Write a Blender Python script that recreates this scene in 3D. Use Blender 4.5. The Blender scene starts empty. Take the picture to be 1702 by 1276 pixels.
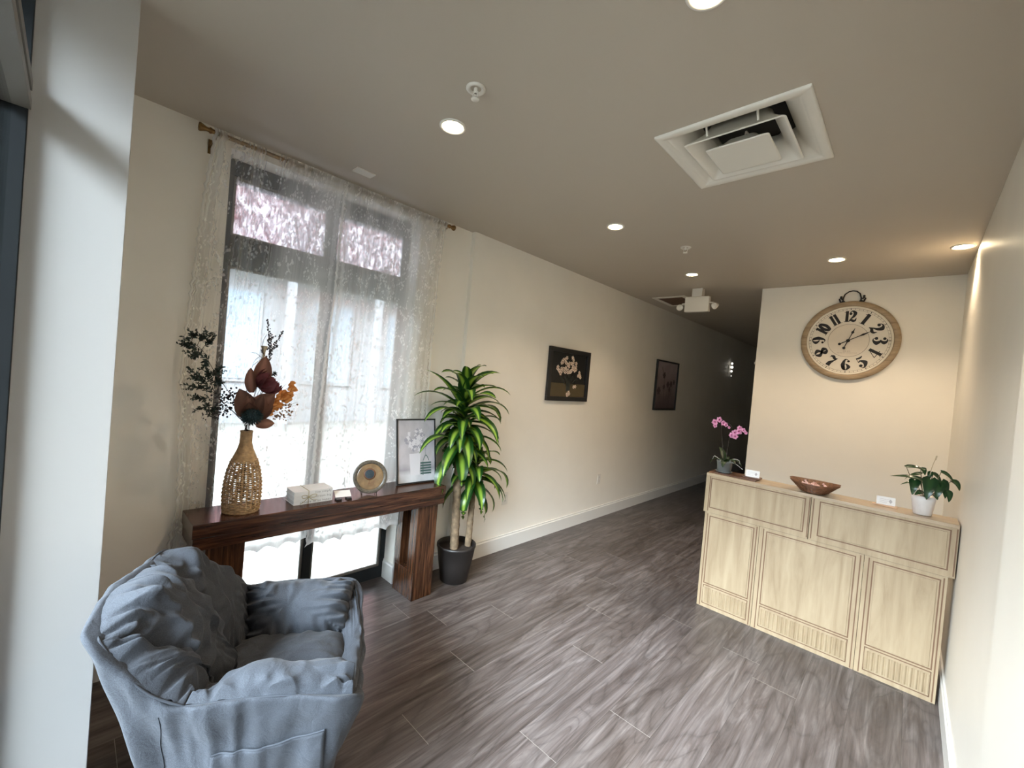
import bpy, math, random
from mathutils import Vector, Matrix, noise
from math import sin, cos, pi, radians as R
random.seed(7)
S = bpy.context.scene
COL = S.collection

# ------------------------------------------------------------------ camera, sky, exposure
CZ = 2.742          # ceiling height
cam_d = bpy.data.cameras.new('camera'); cam = bpy.data.objects.new('camera', cam_d); COL.objects.link(cam)
RX = Vector((0.72110156, -0.07476633, 0.68878338))
RY = Vector((0.68734703, -0.04761741, -0.72476661))
RZ = Vector((0.08698622, 0.99606354, 0.01705342))
M = Matrix((RX, RY, RZ)).to_4x4(); M.translation = Vector((2.6462, 0.0, 1.6))
cam.matrix_world = M
cam_d.sensor_width = 36; cam_d.lens = 700.15 / 1702 * 36; cam_d.clip_start = 0.02; cam_d.clip_end = 200
S.camera = cam
world = bpy.data.worlds.new('sky'); S.world = world; world.use_nodes = True
wt = world.node_tree; bg = wt.nodes['Background']; bg.inputs[0].default_value = (0.84, 0.93, 1.04, 1)
# overcast sky: brightest high over the street side (-y), dimmer to the side; dark horizon added to keep the deep room and hallway dim
_tc = wt.nodes.new('ShaderNodeTexCoord'); _sx = wt.nodes.new('ShaderNodeSeparateXYZ'); wt.links.new(_tc.outputs['Generated'], _sx.inputs[0])
_a = wt.nodes.new('ShaderNodeMapRange'); _a.inputs['From Min'].default_value = -0.30; _a.inputs['From Max'].default_value = -0.85; wt.links.new(_sx.outputs['Y'], _a.inputs['Value'])
_b = wt.nodes.new('ShaderNodeMapRange'); _b.interpolation_type = 'SMOOTHSTEP'; _b.inputs['From Min'].default_value = 0.15; _b.inputs['From Max'].default_value = 0.65; wt.links.new(_sx.outputs['Z'], _b.inputs['Value'])
_m = wt.nodes.new('ShaderNodeMath'); _m.operation = 'MULTIPLY'; wt.links.new(_a.outputs[0], _m.inputs[0]); wt.links.new(_b.outputs[0], _m.inputs[1])
_s = wt.nodes.new('ShaderNodeMath'); _s.operation = 'MULTIPLY_ADD'; wt.links.new(_m.outputs[0], _s.inputs[0]); _s.inputs[1].default_value = 50.0; _s.inputs[2].default_value = 0.45
_c = wt.nodes.new('ShaderNodeMapRange'); _c.interpolation_type = 'SMOOTHSTEP'; _c.inputs['From Min'].default_value = 0.45; _c.inputs['From Max'].default_value = 0.85; _c.inputs['To Max'].default_value = 10.0; wt.links.new(_sx.outputs['Z'], _c.inputs['Value'])
_t = wt.nodes.new('ShaderNodeMath'); _t.operation = 'ADD'; wt.links.new(_s.outputs[0], _t.inputs[0]); wt.links.new(_c.outputs[0], _t.inputs[1])
wt.links.new(_t.outputs[0], bg.inputs[1])
S.view_settings.view_transform = 'Standard'; S.view_settings.look = 'None'
S.view_settings.exposure = 1.6; S.view_settings.gamma = 1; S.view_settings.use_curve_mapping = False
S.cycles.max_bounces = 10; S.cycles.diffuse_bounces = 6; S.cycles.transparent_max_bounces = 24
S.cycles.sample_clamp_indirect = 6; S.cycles.use_denoising = True; S.cycles.caustics_reflective = False; S.cycles.caustics_refractive = False

def area_portal(name, loc, rot, sx, sy):
    l = bpy.data.lights.new(name, 'AREA'); l.shape = 'RECTANGLE'; l.size = sx; l.size_y = sy
    l.cycles.is_portal = True
    o = bpy.data.objects.new(name, l); COL.objects.link(o); o.location = loc; o.rotation_euler = rot
area_portal('window_portal', (-0.24, 1.12, 1.35), (0, R(-90), 0), 2.7, 1.25)      # guides sky light through the side window
area_portal('shopfront_portal', (1.77, -0.25, 1.37), (R(90), 0, 0), 2.2, 2.72)    # guides sky light through the shopfront

# ------------------------------------------------------------------ materials
def newmat(name):
    m = bpy.data.materials.new(name); m.use_nodes = True
    nt = m.node_tree; return m, nt, nt.nodes['Principled BSDF']
def N(nt, t, **k):
    n = nt.nodes.new(t)
    for a, b in k.items():
        if a in n.inputs.keys(): n.inputs[a].default_value = b
        else: setattr(n, a, b)
    return n
def L(nt, a, ao, b, bi): nt.links.new(a.outputs[ao], b.inputs[bi])
def ramp(nt, stops):
    r = nt.nodes.new('ShaderNodeValToRGB'); e = r.color_ramp.elements
    while len(e) > 1: e.remove(e[-1])
    e[0].position = stops[0][0]; e[0].color = (*stops[0][1], 1)
    for p, c in stops[1:]:
        x = e.new(p); x.color = (*c, 1)
    return r
def plain(name, col, rough=0.5, metal=0.0, var=0.0, vscale=20, bump=0.0, bscale=200, spec=0.5, emit=None, es=0, coords='Object'):
    m, nt, b = newmat(name)
    b.inputs['Base Color'].default_value = (*col, 1); b.inputs['Roughness'].default_value = rough
    b.inputs['Metallic'].default_value = metal; b.inputs['Specular IOR Level'].default_value = spec
    tc = N(nt, 'ShaderNodeTexCoord')
    if var:
        n = N(nt, 'ShaderNodeTexNoise', Scale=vscale, Detail=4.0); L(nt, tc, coords, n, 'Vector')
        r = ramp(nt, [(0.3, tuple(c * (1 - var) for c in col)), (0.7, tuple(min(1, c * (1 + var)) for c in col))])
        L(nt, n, 'Fac', r, 'Fac'); L(nt, r, 'Color', b, 'Base Color')
    if bump:
        n2 = N(nt, 'ShaderNodeTexNoise', Scale=bscale, Detail=3.0); L(nt, tc, coords, n2, 'Vector')
        bp = N(nt, 'ShaderNodeBump', Strength=bump, Distance=0.002); L(nt, n2, 'Fac', bp, 'Height'); L(nt, bp, 'Normal', b, 'Normal')
    if emit:
        b.inputs['Emission Color'].default_value = (*emit, 1); b.inputs['Emission Strength'].default_value = es
    return m
def wood(name, c1, c2, c3, axis=0, scale=1.0, rough=0.4, bump=0.05, stretch=14, contrast=(0.3, 0.5, 0.72)):
    m, nt, b = newmat(name)
    tc = N(nt, 'ShaderNodeTexCoord'); mp = N(nt, 'ShaderNodeMapping')
    s = [stretch * scale] * 3; s[axis] = scale
    mp.inputs['Scale'].default_value = s; L(nt, tc, 'Object', mp, 'Vector')
    n = N(nt, 'ShaderNodeTexNoise', Scale=1.6, Detail=9.0, Roughness=0.62, Distortion=0.6); L(nt, mp, 'Vector', n, 'Vector')
    r = ramp(nt, [(contrast[0], c1), (contrast[1], c2), (contrast[2], c3)]); L(nt, n, 'Fac', r, 'Fac')
    L(nt, r, 'Color', b, 'Base Color'); b.inputs['Roughness'].default_value = rough
    bp = N(nt, 'ShaderNodeBump', Strength=bump, Distance=0.003); L(nt, n, 'Fac', bp, 'Height'); L(nt, bp, 'Normal', b, 'Normal')
    return m

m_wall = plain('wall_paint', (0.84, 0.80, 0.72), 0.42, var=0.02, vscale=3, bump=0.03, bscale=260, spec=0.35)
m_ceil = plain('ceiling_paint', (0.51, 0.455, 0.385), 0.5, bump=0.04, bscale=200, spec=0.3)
m_trimw = plain('trim_white', (0.72, 0.70, 0.66), 0.35)
m_white = plain('white_metal', (0.78, 0.75, 0.68), 0.4)
m_whitep = plain('white_plastic', (0.75, 0.72, 0.66), 0.4)
m_black = plain('black_metal', (0.012, 0.012, 0.013), 0.4)
m_ink = plain('black_ink', (0.012, 0.010, 0.010), 0.7)
m_inkb = plain('brown_ink', (0.14, 0.07, 0.04), 0.7)
m_greyink = plain('grey_ink', (0.2, 0.2, 0.2), 0.7)
m_dframe = plain('dark_bronze_aluminium', (0.020, 0.023, 0.025), 0.6, spec=0.15)
m_alu = plain('grey_gasket', (0.17, 0.155, 0.135), 0.5, spec=0.3)
m_brass = plain('antique_brass', (0.22, 0.13, 0.05), 0.35, metal=0.8, var=0.3, vscale=60)
m_duct = plain('dark_duct', (0.01, 0.01, 0.01), 0.8)

def floor_mat():
    m, nt, b = newmat('vinyl_plank')
    uv = N(nt, 'ShaderNodeUVMap'); uv.uv_map = 'UVMap'
    at = N(nt, 'ShaderNodeAttribute'); at.attribute_name = 'plank'
    geo = N(nt, 'ShaderNodeNewGeometry')
    add = N(nt, 'ShaderNodeVectorMath', operation='MULTIPLY_ADD')
    L(nt, at, 'Color', add, 0); add.inputs[1].default_value = (17, 31, 9); L(nt, geo, 'Position', add, 2)
    mp = N(nt, 'ShaderNodeMapping'); mp.inputs['Scale'].default_value = (9, 0.9, 1); L(nt, add, 0, mp, 'Vector')
    n1 = N(nt, 'ShaderNodeTexNoise', Scale=1.5, Detail=8.0, Roughness=0.6, Distortion=1.5); L(nt, mp, 'Vector', n1, 'Vector')
    # cathedral grain: contour bands of a smooth stretched field
    mp2 = N(nt, 'ShaderNodeMapping'); mp2.inputs['Scale'].default_value = (5.5, 0.85, 1); L(nt, add, 0, mp2, 'Vector')
    n2 = N(nt, 'ShaderNodeTexNoise', Scale=1.0, Detail=1.5, Roughness=0.45, Distortion=0.4); L(nt, mp2, 'Vector', n2, 'Vector')
    mu = N(nt, 'ShaderNodeMath', operation='MULTIPLY'); L(nt, n2, 'Fac', mu, 0); mu.inputs[1].default_value = 24.0
    fr = N(nt, 'ShaderNodeMath', operation='PINGPONG'); L(nt, mu, 0, fr, 0); fr.inputs[1].default_value = 1.0
    r2 = ramp(nt, [(0.0, (0.35, 0.35, 0.35)), (0.25, (0.85, 0.85, 0.85)), (1.0, (1.12, 1.12, 1.12))]); L(nt, fr, 0, r2, 'Fac')
    r1 = ramp(nt, [(0.28, (0.045, 0.034, 0.030)), (0.5, (0.090, 0.074, 0.068)), (0.75, (0.165, 0.144, 0.136))]); L(nt, n1, 'Fac', r1, 'Fac')
    fine = N(nt, 'ShaderNodeMapping'); fine.inputs['Scale'].default_value = (110, 3, 1); L(nt, add, 0, fine, 'Vector')
    n3 = N(nt, 'ShaderNodeTexNoise', Scale=1.0, Detail=3.0); L(nt, fine, 'Vector', n3, 'Vector')
    r3 = ramp(nt, [(0.3, (0.72, 0.72, 0.72)), (0.6, (1.08, 1.08, 1.08))]); L(nt, n3, 'Fac', r3, 'Fac')
    x1 = N(nt, 'ShaderNodeMix', data_type='RGBA', blend_type='MULTIPLY'); x1.inputs['Factor'].default_value = 0.42
    L(nt, r1, 'Color', x1, 6); L(nt, r2, 'Color', x1, 7)
    x2 = N(nt, 'ShaderNodeMix', data_type='RGBA', blend_type='MULTIPLY'); x2.inputs['Factor'].default_value = 0.8
    L(nt, x1, 2, x2, 6); L(nt, r3, 'Color', x2, 7)
    sep = N(nt, 'ShaderNodeSeparateColor'); L(nt, at, 'Color', sep, 0)
    tint = ramp(nt, [(0, (0.90, 0.88, 0.86)), (1, (1.12, 1.12, 1.14))]); L(nt, sep, 0, tint, 'Fac')
    x3 = N(nt, 'ShaderNodeMix', data_type='RGBA', blend_type='MULTIPLY'); x3.inputs['Factor'].default_value = 1
    L(nt, x2, 2, x3, 6); L(nt, tint, 'Color', x3, 7)
    # seams
    su = N(nt, 'ShaderNodeSeparateXYZ'); L(nt, uv, 'UV', su, 0)
    def lt(sock, v, op='LESS_THAN'):
        k = N(nt, 'ShaderNodeMath', operation=op); nt.links.new(su.outputs[sock], k.inputs[0]); k.inputs[1].default_value = v; return k
    e1 = lt('X', 0.0016); e2 = lt('Y', 0.0022)
    mx = N(nt, 'ShaderNodeMath', operation='MAXIMUM'); L(nt, e1, 0, mx, 0); L(nt, e2, 0, mx, 1)
    x4 = N(nt, 'ShaderNodeMix', data_type='RGBA'); L(nt, e1, 0, x4, 'Factor'); L(nt, x3, 2, x4, 6); x4.inputs[7].default_value = (0.045, 0.038, 0.034, 1)
    x5 = N(nt, 'ShaderNodeMix', data_type='RGBA'); L(nt, e2, 0, x5, 'Factor'); L(nt, x4, 2, x5, 6); x5.inputs[7].default_value = (0.24, 0.22, 0.20, 1)
    L(nt, x5, 2, b, 'Base Color'); b.inputs['Roughness'].default_value = 0.30; b.inputs['Specular IOR Level'].default_value = 0.42
    bp = N(nt, 'ShaderNodeBump', Strength=0.12, Distance=0.002); L(nt, n3, 'Fac', bp, 'Height'); L(nt, bp, 'Normal', b, 'Normal')
    return m
m_floor = floor_mat()

m_rose = wood('dark_rosewood', (0.010, 0.005, 0.003), (0.042, 0.016, 0.009), (0.14, 0.058, 0.027), axis=1, scale=2.2, rough=0.22, stretch=16)
m_rosev = wood('dark_rosewood_upright', (0.014, 0.007, 0.004), (0.060, 0.024, 0.011), (0.18, 0.075, 0.034), axis=2, scale=2.2, rough=0.25, stretch=16)
m_ash = wood('pale_ash_upright', (0.255, 0.180, 0.104), (0.350, 0.262, 0.162), (0.405, 0.313, 0.200), axis=2, scale=1.3, rough=0.45, stretch=9, contrast=(0.25, 0.5, 0.7))
m_ashh = wood('pale_ash_level', (0.30, 0.215, 0.135), (0.40, 0.30, 0.20), (0.46, 0.36, 0.245), axis=0, scale=1.3, rough=0.28, stretch=10, contrast=(0.25, 0.5, 0.7))
m_groove = plain('routed_groove', (0.15, 0.08, 0.042), 0.6)
m_oak = wood('weathered_oak', (0.22, 0.15, 0.085), (0.33, 0.235, 0.14), (0.42, 0.31, 0.19), axis=0, scale=3, rough=0.5, stretch=8)
m_dial = plain('cream_dial', (0.72, 0.66, 0.56), 0.5, var=0.04, vscale=12)
m_dial2 = plain('beige_dial_centre', (0.70, 0.62, 0.51), 0.5, var=0.04, vscale=10)
m_boardw = wood('walnut_board', (0.05, 0.022, 0.012), (0.10, 0.045, 0.024), (0.17, 0.08, 0.04), axis=0, scale=4, rough=0.3)
m_peachw = wood('beech_block', (0.45, 0.27, 0.16), (0.55, 0.35, 0.22), (0.6, 0.42, 0.28), axis=0, scale=4, rough=0.4)

def fabric_mat(name, c1, c2):
    m, nt, b = newmat(name); tc = N(nt, 'ShaderNodeTexCoord')
    n = N(nt, 'ShaderNodeTexNoise', Scale=420.0, Detail=2.0); L(nt, tc, 'Object', n, 'Vector')
    n2 = N(nt, 'ShaderNodeTexNoise', Scale=9.0, Detail=4.0); L(nt, tc, 'Object', n2, 'Vector')
    r = ramp(nt, [(0.35, c1), (0.65, c2)]); L(nt, n, 'Fac', r, 'Fac')
    r2 = ramp(nt, [(0.3, (0.88, 0.88, 0.88)), (0.7, (1.08, 1.08, 1.08))]); L(nt, n2, 'Fac', r2, 'Fac')
    x = N(nt, 'ShaderNodeMix', data_type='RGBA', blend_type='MULTIPLY'); x.inputs['Factor'].default_value = 1
    L(nt, r, 'Color', x, 6); L(nt, r2, 'Color', x, 7); L(nt, x, 2, b, 'Base Color')
    b.inputs['Roughness'].default_value = 0.85; b.inputs['Sheen Weight'].default_value = 0.06
    ms = N(nt, 'ShaderNodeTexNoise', Scale=14.0, Detail=5.0, Roughness=0.6, Distortion=1.2); L(nt, tc, 'Object', ms, 'Vector')
    b1 = N(nt, 'ShaderNodeBump', Strength=0.35, Distance=0.014); L(nt, ms, 'Fac', b1, 'Height')
    b2 = N(nt, 'ShaderNodeBump', Strength=0.25, Distance=0.001); L(nt, n, 'Fac', b2, 'Height'); L(nt, b1, 'Normal', b2, 'Normal')
    L(nt, b2, 'Normal', b, 'Normal'); return m
m_fab = fabric_mat('slate_blue_cotton', (0.021, 0.025, 0.033), (0.042, 0.048, 0.060))
m_fabd = plain('seam_thread', (0.03, 0.035, 0.045), 0.8)

def lace_mat():
    m = bpy.data.materials.new('white_lace'); m.use_nodes = True; nt = m.node_tree
    for n in list(nt.nodes): nt.nodes.remove(n)
    out = N(nt, 'ShaderNodeOutputMaterial'); uv = N(nt, 'ShaderNodeUVMap'); uv.uv_map = 'UVMap'
    vo = N(nt, 'ShaderNodeTexVoronoi', Scale=52.0); L(nt, uv, 'UV', vo, 'Vector')
    pet = ramp(nt, [(0.38, (1, 1, 1)), (0.50, (0, 0, 0))]); L(nt, vo, 'Distance', pet, 'Fac')
    big = N(nt, 'ShaderNodeTexNoise', Scale=5.5, Detail=2.5, Distortion=1.2); L(nt, uv, 'UV', big, 'Vector')
    msk = ramp(nt, [(0.43, (0, 0, 0)), (0.455, (1, 1, 1)), (0.52, (1, 1, 1)), (0.545, (0, 0, 0))]); L(nt, big, 'Fac', msk, 'Fac')
    mu = N(nt, 'ShaderNodeMath', operation='MULTIPLY'); L(nt, pet, 'Color', mu, 0); L(nt, msk, 'Color', mu, 1)
    # scalloped border made denser with the second uv coordinate set
    at = N(nt, 'ShaderNodeAttribute'); at.attribute_name = 'border'
    mx = N(nt, 'ShaderNodeMath', operation='MAXIMUM'); L(nt, mu, 0, mx, 0); L(nt, at, 'Fac', mx, 1)
    wv = N(nt, 'ShaderNodeTexNoise', Scale=14.0, Detail=2.0)
    mp = N(nt, 'ShaderNodeMapping'); mp.inputs['Scale'].default_value = (4.0, 0.12, 1); L(nt, uv, 'UV', mp, 'Vector'); L(nt, mp, 'Vector', wv, 'Vector')
    d = N(nt, 'ShaderNodeMapRange'); L(nt, wv, 'Fac', d, 'Value'); d.inputs['From Min'].default_value = 0.3; d.inputs['From Max'].default_value = 0.7
    d.inputs['To Min'].default_value = -0.05; d.inputs['To Max'].default_value = 0.05
    dn = N(nt, 'ShaderNodeAttribute'); dn.attribute_name = 'weave_density'; dd = N(nt, 'ShaderNodeMath', operation='ADD'); L(nt, d, 0, dd, 0); L(nt, dn, 'Fac', dd, 1)
    al = N(nt, 'ShaderNodeMath', operation='MULTIPLY_ADD'); L(nt, mx, 0, al, 0); al.inputs[1].default_value = 0.30; al.use_clamp = True; L(nt, dd, 0, al, 2)
    df = N(nt, 'ShaderNodeBsdfDiffuse'); df.inputs['Color'].default_value = (0.83, 0.83, 0.81, 1)
    tl = N(nt, 'ShaderNodeBsdfTranslucent'); tl.inputs['Color'].default_value = (0.83, 0.83, 0.81, 1)
    ms = N(nt, 'ShaderNodeMixShader'); ms.inputs[0].default_value = 0.5; L(nt, df, 0, ms, 1); L(nt, tl, 0, ms, 2)
    tr = N(nt, 'ShaderNodeBsdfTransparent'); m2 = N(nt, 'ShaderNodeMixShader'); L(nt, al, 0, m2, 0); L(nt, tr, 0, m2, 1); L(nt, ms, 0, m2, 2)
    L(nt, m2, 0, out, 'Surface'); return m
m_lace = lace_mat()

def glass_mat():
    m = bpy.data.materials.new('window_glass'); m.use_nodes = True; nt = m.node_tree
    for n in list(nt.nodes): nt.nodes.remove(n)
    out = N(nt, 'ShaderNodeOutputMaterial'); tr = N(nt, 'ShaderNodeBsdfTransparent'); tr.inputs[0].default_value = (0.93, 0.96, 0.96, 1)
    gl = N(nt, 'ShaderNodeBsdfGlossy'); gl.inputs['Roughness'].default_value = 0.02
    fr = N(nt, 'ShaderNodeFresnel'); fr.inputs['IOR'].default_value = 1.45
    ms = N(nt, 'ShaderNodeMixShader'); L(nt, fr, 0, ms, 0); L(nt, tr, 0, ms, 1); L(nt, gl, 0, ms, 2); L(nt, ms, 0, out, 'Surface'); return m
m_glass = glass_mat()
def film_mat():
    m = bpy.data.materials.new('crinkled_film_glass'); m.use_nodes = True; nt = m.node_tree
    for n in list(nt.nodes): nt.nodes.remove(n)
    out = N(nt, 'ShaderNodeOutputMaterial'); tc = N(nt, 'ShaderNodeTexCoord')
    mp = N(nt, 'ShaderNodeMapping'); mp.inputs['Rotation'].default_value = (R(35), 0, 0); mp.inputs['Scale'].default_value = (1, 26, 9); L(nt, tc, 'Object', mp, 'Vector')
    n = N(nt, 'ShaderNodeTexNoise', Scale=1.6, Detail=7.0, Roughness=0.7, Distortion=1.3); L(nt, mp, 'Vector', n, 'Vector')
    r = ramp(nt, [(0.36, (0.05, 0.05, 0.06)), (0.5, (0.20, 0.20, 0.21)), (0.64, (0.60, 0.60, 0.61))]); L(nt, n, 'Fac', r, 'Fac')
    tl = N(nt, 'ShaderNodeBsdfTranslucent'); L(nt, r, 'Color', tl, 'Color')
    tr = N(nt, 'ShaderNodeBsdfTransparent'); ms = N(nt, 'ShaderNodeMixShader'); ms.inputs[0].default_value = 0.85
    L(nt, tr, 0, ms, 1); L(nt, tl, 0, ms, 2); L(nt, ms, 0, out, 'Surface'); return m
m_film = film_mat()

def leaf_mat(name, edge, mid, rough=0.35, w=(0.16, 0.26)):
    m, nt, b = newmat(name); uv = N(nt, 'ShaderNodeUVMap'); uv.uv_map = 'UVMap'; sp = N(nt, 'ShaderNodeSeparateXYZ'); L(nt, uv, 'UV', sp, 0)
    s = N(nt, 'ShaderNodeMath', operation='SUBTRACT'); L(nt, sp, 'X', s, 0); s.inputs[1].default_value = 0.5
    a = N(nt, 'ShaderNodeMath', operation='ABSOLUTE'); L(nt, s, 0, a, 0)
    mp = N(nt, 'ShaderNodeMapping'); mp.inputs['Scale'].default_value = (26, 1.2, 1); L(nt, uv, 'UV', mp, 'Vector')
    n = N(nt, 'ShaderNodeTexNoise', Scale=1.5, Detail=3.0); L(nt, mp, 'Vector', n, 'Vector')
    ad = N(nt, 'ShaderNodeMath', operation='MULTIPLY_ADD'); L(nt, n, 'Fac', ad, 0); ad.inputs[1].default_value = 0.16; L(nt, a, 0, ad, 2)
    r = ramp(nt, [(w[0], mid), (w[1], tuple((e + q) / 2 for e, q in zip(edge, mid))), (w[1] + 0.1, edge)]); L(nt, ad, 0, r, 'Fac')
    L(nt, r, 'Color', b, 'Base Color'); b.inputs['Roughness'].default_value = rough
    tlb = N(nt, 'ShaderNodeBsdfTranslucent'); L(nt, r, 'Color', tlb, 'Color')
    ms = N(nt, 'ShaderNodeMixShader'); ms.inputs[0].default_value = 0.3; out = nt.nodes['Material Output']
    L(nt, b, 0, ms, 1); L(nt, tlb, 0, ms, 2); L(nt, ms, 0, out, 'Surface'); return m
m_drac = leaf_mat('corn_plant_leaf', (0.013, 0.060, 0.010), (0.27, 0.43, 0.05), 0.32, (0.17, 0.24))
m_green = leaf_mat('dark_glossy_leaf', (0.014, 0.050, 0.018), (0.030, 0.085, 0.028), 0.22)
m_olive = leaf_mat('orchid_leaf', (0.012, 0.035, 0.010), (0.02, 0.05, 0.015), 0.35)
m_mag = leaf_mat('dried_brown_leaf', (0.15, 0.065, 0.042), (0.25, 0.12, 0.08), 0.6)
m_mag2 = leaf_mat('dried_dark_brown_leaf', (0.085, 0.035, 0.022), (0.14, 0.065, 0.042), 0.6)
m_plum = plain('plum_petal', (0.11, 0.018, 0.022), 0.6, var=0.3, vscale=40)
m_tealg = plain('dark_teal_foliage', (0.008, 0.022, 0.018), 0.7, var=0.3, vscale=60)
m_twig = plain('dark_twig', (0.030, 0.020, 0.018), 0.8)
m_orange = leaf_mat('orange_dried_leaf', (0.55, 0.20, 0.04), (0.65, 0.30, 0.08), 0.6)
m_beigef = plain('beige_bract', (0.42, 0.36, 0.25), 0.7)
m_bark = plain('ringed_trunk_bark', (0.20, 0.14, 0.085), 0.85, var=0.4, vscale=30, bump=0.5, bscale=60)
m_potb = plain('black_plastic_pot', (0.016, 0.013, 0.012), 0.45)
m_soil = plain('potting_soil', (0.02, 0.012, 0.008), 0.95, var=0.4, vscale=80, bump=0.6, bscale=90)
m_rattan = plain('seagrass_cord', (0.50, 0.335, 0.18), 0.65, var=0.28, vscale=50, bump=0.4, bscale=300)
m_potw = plain('white_marbled_ceramic', (0.72, 0.68, 0.66), 0.3, var=0.08, vscale=18)
m_potg = plain('grey_tin_pot', (0.20, 0.22, 0.22), 0.35, metal=0.4)
m_petal = plain('pink_orchid_petal', (0.72, 0.30, 0.50), 0.5, var=0.4, vscale=70)
m_petald = plain('magenta_orchid_lip', (0.35, 0.03, 0.14), 0.5)
m_root = plain('pale_aerial_root', (0.40, 0.42, 0.38), 0.6)
m_spadix = plain('cream_flower_stalk', (0.55, 0.47, 0.33), 0.6)
m_card = plain('white_card', (0.80, 0.79, 0.78), 0.5)
m_book = plain('white_book_cover', (0.70, 0.70, 0.69), 0.5, var=0.03)
m_page = plain('page_block', (0.66, 0.66, 0.64), 0.8, var=0.05, vscale=200)
m_twine = plain('jute_twine', (0.36, 0.31, 0.18), 0.9)
m_basket = plain('brown_wicker', (0.14, 0.055, 0.022), 0.5, var=0.5, vscale=60, bump=0.6, bscale=120)
m_candy = plain('pale_pink_wrapper', (0.70, 0.45, 0.40), 0.4)
m_lens = plain('lit_lamp_lens', (1, 1, 1), 0.4, emit=(1.0, 0.80, 0.50), es=22)
m_bulb = plain('dim_lit_crystal', (0.9, 0.9, 0.9), 0.2, emit=(1.0, 0.95, 0.85), es=0.5)

# ------------------------------------------------------------------ mesh builder
class MB:
    def __init__(s): s.v = []; s.f = []; s.uv = []; s.flat = set(); s.mi = []; s.m = 0
    def add(s, vs, fs, uvs=None, flat=False):
        o = len(s.v); s.v += [Vector(p) for p in vs]; s.uv += (uvs if uvs else [(0.5, 0.5)] * len(vs))
        for f in fs:
            if flat: s.flat.add(len(s.f))
            s.f.append(tuple(i + o for i in f)); s.mi.append(s.m)
        return s
    def box(s, a, b, M=None):
        x0, y0, z0 = a; x1, y1, z1 = b
        vs = [Vector(p) for p in ((x0,y0,z0),(x1,y0,z0),(x1,y1,z0),(x0,y1,z0),(x0,y0,z1),(x1,y0,z1),(x1,y1,z1),(x0,y1,z1))]
        if M: vs = [M @ p for p in vs]
        return s.add(vs, [(0,3,2,1),(4,5,6,7),(0,1,5,4),(1,2,6,5),(2,3,7,6),(3,0,4,7)], flat=True)
    def grid(s, P, closed_u=False, closed_v=False, uvs=None, flip=False):
        nu = len(P); nv = len(P[0]); vs = [p for row in P for p in row]; fs = []
        for i in range(nu if closed_u else nu - 1):
            for j in range(nv if closed_v else nv - 1):
                a = i * nv + j; b = ((i + 1) % nu) * nv + j; c = ((i + 1) % nu) * nv + (j + 1) % nv; d = i * nv + (j + 1) % nv
                fs.append((a, d, c, b) if flip else (a, b, c, d))
        if uvs is None: uvs = [(j / max(1, nv - 1), i / max(1, nu - 1)) for i in range(nu) for j in range(nv)]
        return s.add(vs, fs, uvs)
    def tube(s, path, r, n=8, cap=True, r2=None):
        path = [Vector(p) for p in path]; K = len(path); rows = []
        up = None
        for i, p in enumerate(path):
            t = (path[min(i + 1, K - 1)] - path[max(i - 1, 0)]).normalized()
            if up is None: up = t.orthogonal().normalized()
            up = (up - t * up.dot(t)); up = up.normalized() if up.length > 1e-6 else t.orthogonal().normalized()
            w = t.cross(up); rr = r[i] if isinstance(r, (list, tuple)) else (r if r2 is None else r + (r2 - r) * i / (K - 1))
            rows.append([p + (up * cos(2*pi*k/n) + w * sin(2*pi*k/n)) * rr for k in range(n)])
        s.grid(rows, closed_v=True)
        if cap:
            s.add(rows[0], [tuple(reversed(range(n)))]); s.add(rows[-1], [tuple(range(n))])
        return s
    def ring(s, path, r, n=6):
        path = [Vector(p) for p in path]; K = len(path); rows = []; up = Vector((0, 0, 1))
        for i, p in enumerate(path):
            t = (path[(i + 1) % K] - path[i - 1]).normalized(); w = t.cross(up).normalized(); u = w.cross(t)
            rows.append([p + (u * cos(2*pi*k/n) + w * sin(2*pi*k/n)) * r for k in range(n)])
        return s.grid(rows, closed_u=True, closed_v=True)
    def lathe(s, c, prof, n=40, axis='z', M=None, fn=None):
        rows = []
        for r, h in prof:
            row = []
            for k in range(n):
                a = 2*pi*k/n; rr = r * (fn(a, h) if fn else 1)
                p = Vector((rr*cos(a), rr*sin(a), h))
                if M: p = M @ p
                row.append(p + Vector(c))
            rows.append(row)
        return s.grid(rows, closed_v=True)
    def sphere(s, c, r, n=12, m=8, sc=(1, 1, 1)):
        rows = [[Vector(c) + Vector((r*sc[0]*sin(pi*i/m)*cos(2*pi*k/n), r*sc[1]*sin(pi*i/m)*sin(2*pi*k/n), r*sc[2]*cos(pi*i/m))) for k in range(n)] for i in range(m + 1)]
        return s.grid(rows, closed_v=True, flip=True)
    def prism(s, poly, d):          # poly: list of 3-D points, extruded by vector d
        d = Vector(d); n = len(poly); a = [Vector(p) for p in poly]; b = [p + d for p in a]
        return s.add(a + b, [tuple(reversed(range(n))), tuple(range(n, 2*n))] + [(i, (i+1) % n, n + (i+1) % n, n + i) for i in range(n)], flat=True)
    def xf(s, M): s.v = [M @ p for p in s.v]; return s
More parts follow.
